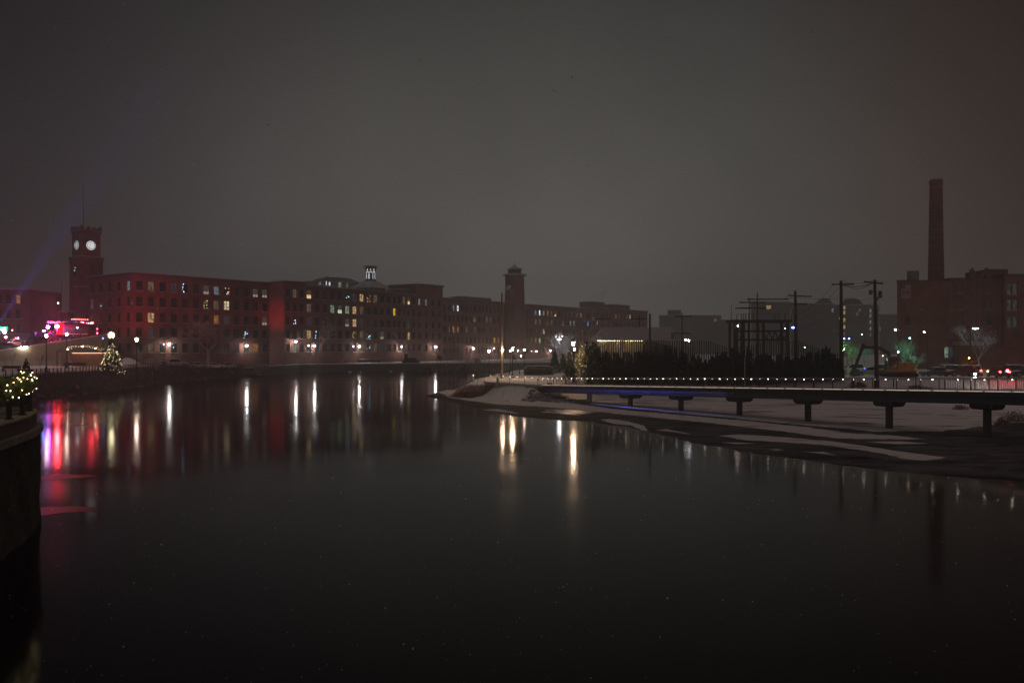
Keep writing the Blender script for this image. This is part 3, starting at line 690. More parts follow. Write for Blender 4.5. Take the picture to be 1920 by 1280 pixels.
# ------------------------------------------------------------------ lamps along the mill
def sconce():
    t = thing('wall_lamp', 'x', 'lamp', (0,0,0), 0, 'lamps along the mill wall')
    MB().box(-.08, .08, -.02, .35, -.05, .05).build('bracket', STEEL, t)
    MB().lathe([(.34, .16), (.30, .20), (.08, .30)], 10, (0,-.2)).build('lamp_hood', STEEL, t)
    MB().ball((0,-.2,0), .27, 10, 6).build('globe', LAMP_W, t, True)
    return t
proto = sconce()
WL = [(P0, 313, 645, 'mill wall lamp above the two cars, leftmost bright one'),
      (P0, 458, 648, 'mill wall lamp right of the big bare tree, near the red glowing wall'),
      (Q0, 550, 640, 'highest of the mill wall lamps, just right of the red glowing wall'),
      (Q0, 585, 648, 'mill wall lamp next right of the highest one, behind a leaning bare tree'),
      (Q0, 669, 649, 'lone mill wall lamp under the middle of the windowed range below the belfry'),
      (Q0, 749, 649, 'mill wall lamp beside the pale leaning crane boom'),
      (Q0, 812, 650, 'mill wall lamp under the tall square brick block'),
      (Q0, 883, 653, 'mill wall lamp behind the forked bare tree by the far quay'),
      (Q0, 922, 653, 'mill wall lamp just left of the tall lit wooden pole'),
      (Q0, 967, 657, 'mill wall lamp just right of the nearest path lamp head'),
      (Q0, 1002, 658, 'small far mill wall lamp between the thin path lamp and the white tree'),
      (Q0, 1028, 657, 'mill wall lamp close left of the white lit bare tree')]
for i, (o, px, py, lb) in enumerate(WL):
    s = s_of(px, o); q = o+U*s-V*1.0; z = PZ(py, q.y)
    c = proto if i == 0 else copy_tree(proto)
    c.location = (q.x, q.y, z); c.rotation_euler = (0,0,UA); c['label'] = lb
    if i >= 8: c.scale = (.85,)*3
    if i == 10: c.scale = (.55,)*3
for ch in []: pass
q = P(977, 667, 300); t = thing('door_lamp', 'low white lamp at ground level right of the nearest path lamp, by the far mill', 'lamp', q)
MB().ball((0,0,0), .22).build('globe', EM('door_lamp_glow', (1,.93,.88), 90), t, True); MB().box(-.06,.06,.1,1.2,-.05,.05).build('bracket', STEEL, t); MB().tube((0,1.2,-q.z+2), (0,1.2,.1), .06, n=5).build('pole', STEEL, t)

# quay wall along the far shore
def quay():
    pts = [Vector(p) for p in poly_px([(505,219),(560,238),(700,247),(850,254),(1000,262),(1090,271)])]
    t = thing('quay_wall', 'dark stone quay wall with a snowy coping along the far shore below the mill', 'wall')
    w = MB(); c = MB()
    for a, b in zip(pts[:-1], pts[1:]):
        n = Vector((b.y-a.y, -(b.x-a.x))).normalized()
        w.prism([a+n*.5, b+n*.5, b-n*.3, a-n*.3], -1, 2.35); c.prism([a+n*.56, b+n*.56, b-n*.4, a-n*.4], 2.353, 2.6)
    w.build('wall', STONE, t); c.build('coping', SNOW, t)
    rl = MB()
    for a, b in zip(pts[:-1], pts[1:]):
        L_ = (b-a).length; k = int(L_/2)
        for i in range(k+1):
            q = a.lerp(b, i/k); rl.tube((q.x,q.y,2.6), (q.x,q.y,3.6), .035, n=4)
        for z in (3.1, 3.6): rl.tube((a.x,a.y,z), (b.x,b.y,z), .03, n=4)
    rl.build('railing', STEEL, t)
quay()

# ------------------------------------------------------------------ plants
def leaf_cards(mb, pts, size, flat=0.0, droop=0.0):
    pts = np.asarray(pts); n = len(pts)
    d1 = RNG.normal(size=(n,3)); d1[:,2] -= droop; d1 /= np.linalg.norm(d1, axis=1)[:,None]
    d2 = RNG.normal(size=(n,3)); d2 -= (d1*d2).sum(1)[:,None]*d1; d2 /= np.linalg.norm(d2, axis=1)[:,None]
    sz = size*RNG.uniform(.5, 1.4, n)[:,None]
    a = pts-d2*sz*.28; b = pts+d2*sz*.28; c = pts+d1*sz
    o = len(mb.v); q = np.stack([a, b, c], 1).reshape(-1, 3)
    mb.v.extend(map(tuple, q.tolist())); mb.f.extend([(o+3*i, o+3*i+1, o+3*i+2) for i in range(n)]); mb.mi.extend([mb.cur]*n)
def evergreen(name, label, loc, h, r, n=2600, needle=None, lights=None, nl=0, group=None, lean=0, size=.42, cat='tree', lr=.05, columnar=False, snow=0):
    t = thing(name, label, cat, loc, random.random()*6, group)
    MB().tube((0,0,-.3), (0,0,h*.96), r*.07+.05, .02, 7).build('trunk', BARK, t)
    zt = RNG.uniform(0, 1, n)**(.75 if not columnar else .9); th = RNG.uniform(0, 2*math.pi, n)
    tiers = .82+.18*np.sin(zt*h*5.5+th*.0)+.14*np.sin(th*5+zt*9)+.10*np.sin(th*3-zt*14)
    prof = (1-zt)**.85 if not columnar else np.minimum(1, (1-zt)*3.2)**.6*(.75+.25*np.sin(zt*7+th*2))
    rr = r*prof*tiers*np.sqrt(RNG.uniform(.25, 1, n))
    pts = np.stack([rr*np.cos(th), rr*np.sin(th), .06*h+zt*h*.94-rr*.12], 1)
    if columnar:                      # a clump of narrow upright stems of unequal height
        ns = 9; ang = np.linspace(0, 6.28, ns, False)+RNG.uniform(-.3,.3,ns); q = r*RNG.uniform(.15,.85,ns); q[0] = 0; hs = h*RNG.uniform(.72,1.0,ns); hs[0] = h; w_ = r*RNG.uniform(.22,.38,ns)
        k_ = RNG.integers(0, ns, n); rs = w_[k_]*np.minimum(1,(1-zt)*1.9)**.8*np.sqrt(RNG.uniform(.05,1,n))
        pts = np.stack([q[k_]*np.cos(ang[k_])+rs*np.cos(th), q[k_]*np.sin(ang[k_])+rs*np.sin(th), .03*h+zt*hs[k_]*.97], 1)
    mb = MB(); leaf_cards(mb, pts, size, droop=.5); 
    # boughs
    for k in range(int(26)):
        a = random.random()*6.283; z = (k+.5)/26; q = r*((1-z)**.85 if not columnar else min(1, (1-z)*3.2)**.6)*.9
        mb.tube((0,0,z*h*.94), (q*math.cos(a), q*math.sin(a), z*h*.94+.06*h-q*.15), .03, .01, 4)
    ms = [needle or NEEDLE]
    mb.build('crown', ms, t)
    if nl:
        lb = MB()
        for k in range(nl):
            u = k/nl; z = u**.8; z = min(.98, max(0, z+random.uniform(-.07,.07))); a = u*math.sqrt(nl)*2.6+random.uniform(-.9,.9); q = r*((1-z)**.85 if not columnar else min(1,(1-z)*3.2)**.6)*random.uniform(.82,1.04)
            lb.octa((q*math.cos(a), q*math.sin(a), .06*h+z*h*.92-q*.12+random.uniform(-.08,.08)), lr*random.uniform(.6,1.3))
        lb.build('light_string', lights or FAIRY, t)
    if columnar:
        tw = MB()
        for k in range(70):
            a = random.random()*6.283; q = r*random.uniform(.05,.95); zb_ = h*(1-.45*q/r)*random.uniform(.62,.8); tw.tube((q*math.cos(a),q*math.sin(a),zb_), (q*1.05*math.cos(a)+random.uniform(-.1,.1),q*1.05*math.sin(a),zb_+random.uniform(.6,1.5)), .022, .008, 3, caps=False)
        tw.build('twigs', BARK, t)
    return t
def bare_tree(name, label, loc, h, spread, seed, m=None, depth=5, r0=.22, lean=(0,0), group=None, forks=None, cat='tree', snowline=None, min_r=.012):
    rnd = random.Random(seed); t = thing(name, label, cat, loc, 0, group)
    tr = MB(); br = MB()
    def grow(p, d, L_, r, lv, mb):
        segs = 3 if lv < 3 else 2
        for k in range(segs):
            d2 = (d+Vector((rnd.uniform(-.22,.22), rnd.uniform(-.22,.22), rnd.uniform(-.05,.16)))).normalized()
            q = p+d2*(L_/segs); r2 = r*.86
            mb.tube(p, q, r, r2, 6 if lv < 2 else 3, caps=False)
            if lv >= 1 and lv < depth and k < segs-1 and rnd.random() < .75:
                s = (d2+Vector((rnd.uniform(-1,1)*spread, rnd.uniform(-1,1)*spread, rnd.uniform(-.1,.5)))).normalized()
                grow(q, s, L_*rnd.uniform(.5,.72), r2*.55, lv+1, br)
            p, d, r = q, d2, r2
        if lv < depth:
            n = (rnd.randint(3,4) if lv == 0 else rnd.randint(2,3))
            for k in range(n):
                a = rnd.uniform(0, 6.283); s = (d*.75+Vector((math.cos(a)*spread, math.sin(a)*spread, rnd.uniform(-.1,.35)))).normalized()
                grow(p, s, L_*rnd.uniform(.62,.85), max(min_r, r*rnd.uniform(.55,.7)), lv+1, br)
    grow(Vector((0,0,-.3)), Vector((lean[0], lean[1], 1)).normalized(), h*.30, r0, 0, tr)
    tr.build('trunk', m or BARK, t); br.build('branches', m or BARK, t)
    return t
def brush(name, m, pts, hmin, hmax, wdt=.03, spread=.35, kind='stuff'):
    """clumps of thin upright stems, one object"""
    n = len(pts); pts = np.asarray(pts)
    hh = RNG.uniform(hmin, hmax, n); dx = RNG.normal(0, spread, n)*hh; dy = RNG.normal(0, spread, n)*hh; an = RNG.uniform(0, 3.14, n)
    w = wdt*RNG.uniform(.6, 1.6, n)
    a = pts+np.stack([np.cos(an)*w, np.sin(an)*w, 0*w-.05], 1); b = pts-np.stack([np.cos(an)*w, np.sin(an)*w, 0*w+.05], 1)
    c = pts+np.stack([dx, dy, hh], 1)
    me = bpy.data.meshes.new(name); me.from_pydata(np.stack([a,b,c],1).reshape(-1,3).tolist(), [], [(3*i,3*i+1,3*i+2) for i in range(n)])
    me.materials.append(m); o = bpy.data.objects.new(name, me); COL.objects.link(o); tag(o, kind=kind); return o

def left_scrub():
    # the brushy slope below the park, thick near the water
    N_ = 60000; x = RNG.uniform(-120, -52, N_); y = RNG.uniform(95, 212, N_)
    pts = np.stack([x, y], 1); sd = seg_dist(pts, LEFT); z = heights(pts)
    cl = wav(x*.9, y*.6)+RNG.normal(0, .5, N_)
    px = 960+F*x/y
    k = (sd > .6) & (sd < 13) & (z < 3.35) & (cl > -.5) & (px < 560) & (px > -60)
    pts3 = np.column_stack([pts, z])[k]
    brush('scrub', SCRUB, pts3, .35, 1.25, .045, .45)
    pts3 = np.column_stack([pts, z])[(sd > .2) & (sd < 5) & (px < 620) & (px > -60) & (RNG.uniform(0,1,N_) < .35)]
    brush('reeds', REED, pts3, .3, .9, .03, .5)
left_scrub()

# shrubs along the top of the left bank, a mound of brush each
def shrub(name, label, loc, w, h, n, m, group=None, size=.3, cat='shrub', squash=1.0, box=False):
    t = thing(name, label, cat, loc, random.random()*6 if not box else 0, group)
    u = RNG.normal(size=(n,3)); u /= np.linalg.norm(u, axis=1)[:,None]; rr = RNG.uniform(.55, 1.0, n)[:,None]
    lump = 1+.16*np.sin(u[:,:1]*7+u[:,2:]*5)+.12*np.sin(u[:,1:2]*9)
    p = u*rr*lump; pts = np.stack([p[:,0]*w/2, p[:,1]*w/2*squash, np.abs(p[:,2])*h], 1)
    mb = MB(); leaf_cards(mb, pts, size); mb.build('foliage', m, t)
    st = MB()
    for k in range(14):
        a = random.random()*6.283; q = random.uniform(.2,.8)
        st.tube((0,0,-.2), (q*w/2*math.cos(a), q*w/2*squash*math.sin(a), h*random.uniform(.4,.8)), .04, .015, 4)
    st.build('stems', BARK, t)
    return t

# ------------------------------------------------------------------ riverside park on the left
def street_lamp_proto():
    t = thing('street_lamp', 'x', 'street lamp')
    MB().lathe([(.26,0),(.26,.12),(.16,.3),(.13,.7),(.085,.9)], 10).build('base', STEEL, t)
    MB().tube((0,0,.9), (0,0,4.6), .075, .055, 8).build('pole', STEEL, t)
    MB().lathe([(.06,4.6),(.17,4.72),(.10,4.78)], 8).build('collar', STEEL, t)
    MB().lathe([(.10,4.785),(.14,4.92),(.15,5.06),(.12,5.16)], 10).build('globe', LAMP_P, t, True)
    MB().lathe([(.24,5.163),(.22,5.20),(.10,5.36),(.02,5.5)], 10).build('lamp_cap', STEEL, t)
    return t
SL = street_lamp_proto(); first = [True]
def lamp(px, yhead, D, label, globe=None, scale=None, group='black post lamps with glowing heads'):
    c = P(px, yhead, D); zb = gz(c.x, c.y); s = scale or (c.z-zb)/5.08
    o = SL if first[0] else copy_tree(SL); first[0] = False
    o.location = (c.x, c.y, zb); o.scale = (s,)*3; o['label'] = label; o['group'] = group
    if globe:
        for ch in o.children:
            if ch.name.startswith('globe'): ch.data = ch.data.copy(); ch.data.materials.clear(); ch.data.materials.append(globe)
    return o
lamp(87, 628, 134, 'post lamp in front of the tan ramp wall, left of the lit arch')
lamp(125, 625, 146, 'post lamp rising in front of the left end of the lit arch')
lamp(256, 635, 160, 'post lamp to the right of the lit Christmas tree')
LAMP_DIM = EM('dim_blue_lamp', (.2,.3,.9), 2.5)
lamp(193, 633, 160, 'unlit post lamp between the lit arch and the Christmas tree', LAMP_DIM)

RA = Vector((PX(-60,150), 150)); RB = Vector((PX(200,172), 172)); RU = (RB-RA).normalized(); RN = Vector((-RU.y, RU.x)); RL = (RB-RA).length
RANG = math.atan2(RU.y, RU.x)
def ztop(s): 
    q = RA+RU*s; px = 960+F*q.x/q.y
    y = 659-(px+10)*.150 if px > -200 else 660
    return CZ-(y-HY)/F*q.y
def ramp():
    t = thing('ramp_wall', 'tan concrete retaining wall of the ramp carrying the emergency vehicles', 'wall', (RA.x, RA.y, 0), RANG)
    n = 14; mb = MB()
    for k in range(n):
        s0, s1 = RL*k/n, RL*(k+1)/n; a, b = ztop(s0), ztop(s1)
        mb.add([(s0,0,3),(s1,0,3),(s1,0,b),(s0,0,a),(s0,.4,3),(s1,.4,3),(s1,.4,b),(s0,.4,a)], [(0,1,2,3),(7,6,5,4),(3,2,6,7)])
    mb.add([(RL,0,3),(RL,.4,3),(RL,.4,ztop(RL)),(RL,0,ztop(RL))], [(0,1,2,3)])
    mb.add([(0,0,3),(0,0,ztop(0)),(0,.4,ztop(0)),(0,.4,3)], [(0,1,2,3)])
    mb.build('wall', CONC, t)
    cp = MB()
    for k in range(n):
        s0, s1 = RL*k/n, RL*(k+1)/n; a, b = ztop(s0)+.003, ztop(s1)+.003
        cp.add([(s0,-.06,a),(s1,-.06,b),(s1,.5,b),(s0,.5,a),(s0,-.06,a+.12),(s1,-.06,b+.12),(s1,.5,b+.12),(s0,.5,a+.12)], [(0,1,5,4),(4,5,6,7),(3,2,1,0),(2,3,7,6)])
    cp.build('coping', SNOW, t)
    lg = MB(); lg.box(0, RL, -.5, -.003, 3, 4.95); lg.build('ledge', CONC2, t)
    # road behind the wall
    r = MB(); W_ = 40
    for k in range(n):
        s0, s1 = RL*k/n, RL*(k+1)/n; a, b = ztop(s0)-.25, ztop(s1)-.25
        r.add([(s0,.4,a),(s1,.4,b),(s1,W_,b+1.0),(s0,W_,a+1.0)], [(0,1,2,3)])
    r.add([(-20,.4,ztop(0)-.25),(0,.4,ztop(0)-.25),(0,W_,ztop(0)+.75),(-20,W_,ztop(0)+.75)], [(0,1,2,3)])
    ro = r.build('road', mat('slushy_asphalt', (.10,.095,.10), .55, .6, .35, color2=(.4,.4,.43)), None); ro.location = (RA.x, RA.y, 0); ro.rotation_euler = (0,0,RANG); tag(ro, kind='structure')
    # fence on the wall
    f = thing('fence', 'black post fence on top of the ramp wall, climbing towards the fire engine', 'fence', (RA.x, RA.y, 0), RANG)
    s = 0.2; pr = None
    while s < RL:
        zt = ztop(s); MB().box(s-.07, s+.07, .12, .26, zt+.12, zt+1.15).build('post', STEEL, f)
        if pr is not None:
            m_ = MB()
            for h in (.35,.65,.95): m_.tube((pr,.19,ztop(pr)+.12+h-.1), (s,.19,zt+.12+h-.1), .025, n=4)
            m_.build('rail', STEEL, f)
        pr = s; s += 1.9
ramp()
def on_ramp(px, back):           # a point of the road, back metres behind the wall
    o = RA+RN*back; k = (px-960)/F; s = (k*o.y-o.x)/(RU.x-k*RU.y)
    q = o+RU*s; return Vector((q.x, q.y, ztop(max(0,min(RL,s)))-.25+1.0*(back-.4)/39.6)), s
def wall_light():
    q, s = on_ramp(45, -.35); z = PZ(650.5, q.y)
    t = thing('floodlight', 'bright twin floodlight on the face of the tan ramp wall', 'lamp', (q.x, q.y, z), RANG)
    MB().box(-.75, .75, .05, .34, .05, .18).build('housing', STEEL, t)
    b = MB(); 
    for x in (-.55, 0, .5): b.ball((x, -.02, -.02), .13, 8, 5)
    b.build('bulb', EM('flood_glow', (1,.86,.66), 95), t, True)
wall_light()
def arch():
    D = 158.0; x0, x1 = PX(107, D), PX(193, D); cx = (x0+x1)/2; w = x1-x0; zb = 3.9
    t = thing('arched_canopy', 'arched truss canopy strung with warm lights over a brick wall, beside the Christmas tree', 'canopy', (cx, D, zb))
    zs = PZ(658, D)-zb; zp = PZ(646.5, D)-zb
    N_ = 18; tr = MB()
    def arc(i, off, y): 
        u = i/N_*2-1; return Vector((u*w/2, y, zs+(zp-zs)*(1-u*u)-off))
    for y in (0, 2.4):
        for i in range(N_):
            tr.tube(arc(i,0,y), arc(i+1,0,y), .05, n=4); tr.tube(arc(i,.42,y), arc(i+1,.42,y), .04, n=4)
            tr.tube(arc(i,.42 if i%2 else 0,y), arc(i+1,0 if i%2 else .42,y), .025, n=4)
    for i in range(0, N_+1, 3): tr.tube(arc(i,0,0), arc(i,0,2.4), .04, n=4)
    tr.build('truss', STEEL, t)
    for x in (-w/2, w/2):
        for y in (0, 2.4): MB().tube((x,y,0), (x,y,zs), .09, n=6).build('post', STEEL, t)
    MB().box(-w/2+.35, -w/2+1.9, .9, 1.2, 0, zs-.1).build('side_panel', mat('grey_panel', (.25,.23,.2), .6, .2, 1), t)
    bw = PZ(662, D)-zb
    MB().box(PX(128,D)-cx, w/2+.4, 1.3, 1.7, 0, bw).build('brick_wall', BRICK_W, t)
    MB().box(PX(128,D)-cx-.08, w/2+.45, 1.2, 1.75, bw+.003, bw+.12).build('wall_cap', GRANITE, t)
    fl = MB()
    for i in range(70):
        u = 2+i/70*(N_-3); a, b = arc(int(u),.2,.0), arc(int(u)+1,.2,.0); q = a.lerp(b, u-int(u)); fl.octa((q.x, random.uniform(-.1,2.4), q.z+random.uniform(-.18,.18)), .045)
    fl.build('light_string', FAIRY, t)
    g = EM('canopy_glow', (1,.66,.45), 55)
    for u in (.22,.52,.80):
        q = arc(int(u*N_), .32, 1.0); MB().ball(tuple(q), .11, 6, 4).build('lamp_head', g, t, True)
    MB().box(PX(130,D)-cx, w/2+.2, 1.02, 1.10, bw-.02, bw+.04).build('strip_light', EM('strip_glow', (1,.62,.42), 3.2), t)
arch()
def xmas():
    D = 154.0; c = P(209, 680, D); zb = gz(c.x, c.y)
    t = evergreen('christmas_tree', 'Christmas tree covered in warm fairy lights with a big starburst on top, beside the arch', (c.x, c.y, zb), PZ(638, D)-zb, 2.6, 6500, lights=FAIRY, nl=330, lr=.05, size=.34)
    t.rotation_euler = (0,0,0)
    s = MB(); zc = PZ(628.5, D)-zb
    for k in range(12):
        a = k*math.pi/6; s.add([(.10*math.cos(a+.5), -.05, zc+.10*math.sin(a+.5)), (.10*math.cos(a-.5), -.05, zc+.10*math.sin(a-.5)), (.78*math.cos(a), 0, zc+.78*math.sin(a)), (.05*math.cos(a), .1, zc+.05*math.sin(a))], [(0,1,2),(1,3,2),(3,0,2)])
    s.ball((0,0,zc), .12, 8, 5)
    s.build('star', EM('star_glow', (1,.88,.52), 26), t)
    MB().tube((0,0,zc-.9), (0,0,zc), .04, n=5).build('star_stem', STEEL, t)
xmas()
def park_fence():
    pts = [(-15,117),(60,122),(100,127),(150,134),(205,144),(250,153),(290,162)]
    P_ = [Vector((PX(a,b), b)) for a, b in pts]; f = thing('park_fence', 'low black picket fence running along the top of the scrubby left bank', 'fence', (P_[0].x, P_[0].y, 0))
    o = P_[0]; prev = None; nb = 0
    for a, b in zip(P_[:-1], P_[1:]):
        L_ = (b-a).length; k = max(1, round(L_/1.0))
        for i in range(k):
            q = a.lerp(b, i/k); z = max(3.35, gz(q.x, q.y)); 
            MB().box(q.x-o.x-.05, q.x-o.x+.05, q.y-.05-o.y, q.y+.05-o.y, z-.4, z+1.12).build('post', STEEL, f)
            if prev is not None:
                m_ = MB(); 
                for h in (.3,.98): m_.tube((prev[0]-o.x, prev[1]-o.y, prev[2]+h), (q.x-o.x, q.y-o.y, z+h), .028, n=4)
                m_.build('rail', STEEL, f)
            prev = (q.x, q.y, z)
park_fence()
def statue():
    D = 124.0; c = P(48, 700, D); zb = gz(c.x, c.y)
    t = thing('statue', 'dark bronze statue of a seated figure on a stepped pedestal in the riverside park', 'statue', (c.x, c.y, zb))
    b = MB(); b.box(-1.1,1.1,-.8,.8,-.3,.35); b.box(-.8,.8,-.6,.6,.352,1.15); b.box(-.9,.9,-.7,.7,1.152,1.3); b.build('pedestal', DCONC, t)
    me = bpy.data.meshes.new('figure')
    J = [(0,0,1.75,.26),(0.02,0,2.1,.27),(.05,0,2.45,.24),(.07,0,2.68,.11),(.10,0,2.90,.165),(.13,0,3.08,.12),   # pelvis .. head, hat
         (.1,-.26,2.5,.13),(.30,-.34,2.25,.09),(.58,-.22,2.32,.07),(.1,.26,2.5,.13),(.28,.36,2.22,.09),(.5,.28,2.05,.07),
         (.48,-.16,1.72,.17),(.56,-.18,1.30,.11),(.74,-.18,1.22,.08),(.46,.16,1.72,.17),(.52,.18,1.30,.11),(.70,.18,1.22,.08),(-.28,0,1.6,.26),(-.3,0,1.35,.28)]
    E = [(0,1),(1,2),(2,3),(3,4),(4,5),(2,6),(6,7),(7,8),(2,9),(9,10),(10,11),(0,12),(12,13),(13,14),(0,15),(15,16),(16,17),(0,18),(18,19)]
    me.from_pydata([j[:3] for j in J], E, []); me.materials.append(mat('dark_bronze', (.04,.035,.03), .45, .3, 4, metal=.7))
    o = bpy.data.objects.new('figure', me); COL.objects.link(o); o.parent = t
    md = o.modifiers.new('skin', 'SKIN'); 
    for i, j in enumerate(J): me.skin_vertices[0].data[i].radius = (j[3], j[3])
    me.skin_vertices[0].data[0].use_root = True
    o.modifiers.new('sub', 'SUBSURF').levels = 2; o.modifiers[-1].render_levels = 2
statue()
for px, D, w, lb in ((20,128,3.0,'long dark bench near the left end of the picket fence'),(140,150,4.2,'long dark bench in front of the lit arch, behind the picket fence')):
    c = P(px, 690, D); z = gz(c.x, c.y); t = thing('bench', lb, 'bench', (c.x, c.y, z))
    MB().box(-w/2, w/2, -.25, .25, .40, .47).build('seat', STEEL, t); MB().box(-w/2, w/2, .22, .27, .5, .9).build('backrest', STEEL, t)
    for s in (-1, 1): MB().box(s*w*.4-.05, s*w*.4+.05, -.22, .26, 0, .398).build('leg', STEEL, t)
for px, D, h, sd in ((11,146,3.6,3),(21,147,4.0,5),(75,148,3.6,8)):
    c = P(px, 690, D); bare_tree('sapling', {11:'thin bare sapling against the ramp wall, leftmost of three',21:'thin bare sapling against the ramp wall, middle of three',75:'thin bare sapling against the ramp wall just left of the arch'}[px], (c.x,c.y,gz(c.x,c.y)), h, .35, sd, depth=3, r0=.045, min_r=.01)
def green_sign():
    q, s = on_ramp(7, 5); t = thing('road_sign', 'green road sign with pale lettering above the bright white light at the left edge', 'sign', (q.x, q.y, q.z), RANG)
    z = PZ(616, q.y)-q.z
    MB().tube((-.6,.1,0), (-.6,.1,z+.4), .06, n=6).build('post', STEEL, t); MB().tube((.6,.1,0), (.6,.1,z+.4), .06, n=6).build('post', STEEL, t)
    MB().box(-.75, .75, -.03, .03, z-.35, z+.42).build('panel', mat('sign_green', (.01,.20,.14), .4, 0, emit=(.0,.5,.35), strength=.12), t)
    lt = MB()                                   # too blurred to read in the photograph: four pale strokes of the letters' size
    for x, h in ((-.42,.30),(-.20,.34),(.02,.36),(.24,.36)): lt.box(x-.05, x+.05, -.05, -.031, z-.15, z-.15+h)
    for x, y in ((-.38,.0),(-.12,.30),(.30,.30)): lt.box(x, x+.11, -.052, -.032, z-.15+y-.001, z-.09+y)
    lt.build('lettering', EM('sign_letter', (.6,1,.9), .6, True), t)
green_sign()

# ------------------------------------------------------------------ vehicles
def paint(name, c, rough=.3): return mat('car_paint_'+name, c, rough, .08, 1.0, spec=.6)
def wheel(parent, x, y, r=.33, side=1):
    w = MB(); n = 14
    for (ra, ya, rb, yb) in ((r*.62,-.10,r,-.10),(r,-.10,r,.10),(r,.10,r*.62,.10)):
        vs = [(x+ra*math.cos(2*math.pi*i/n), y+ya, r+ra*math.sin(2*math.pi*i/n)) for i in range(n)]+[(x+rb*math.cos(2*math.pi*i/n), y+yb, r+rb*math.sin(2*math.pi*i/n)) for i in range(n)]
        w.add(vs, [(i,(i+1)%n,(i+1)%n+n,i+n) for i in range(n)])
    o = w.build('wheel', TYRE, parent)
    MB().tube((x,y-.085,r), (x,y+.085,r), r*.63, n=12).build('rim', RIM, o)
    return o
def loft(mb, secs):
    """secs: list of (x, halfwidth_low, halfwidth_high, zlow, zhigh) cross sections joined along x"""
    vs = []; 
    for x, wl, wh, zl, zh in secs: vs += [(x,-wl,zl),(x,wl,zl),(x,wh,zh),(x,-wh,zh)]
    fs = []; n = len(secs)
    for k in range(n-1):
        for i in range(4): fs.append((4*k+i, 4*(k+1)+i, 4*(k+1)+(i+1)%4, 4*k+(i+1)%4))
    fs.append((0,1,2,3)); fs.append((4*n-1,4*n-2,4*n-3,4*n-4)); return mb.add(vs, fs)
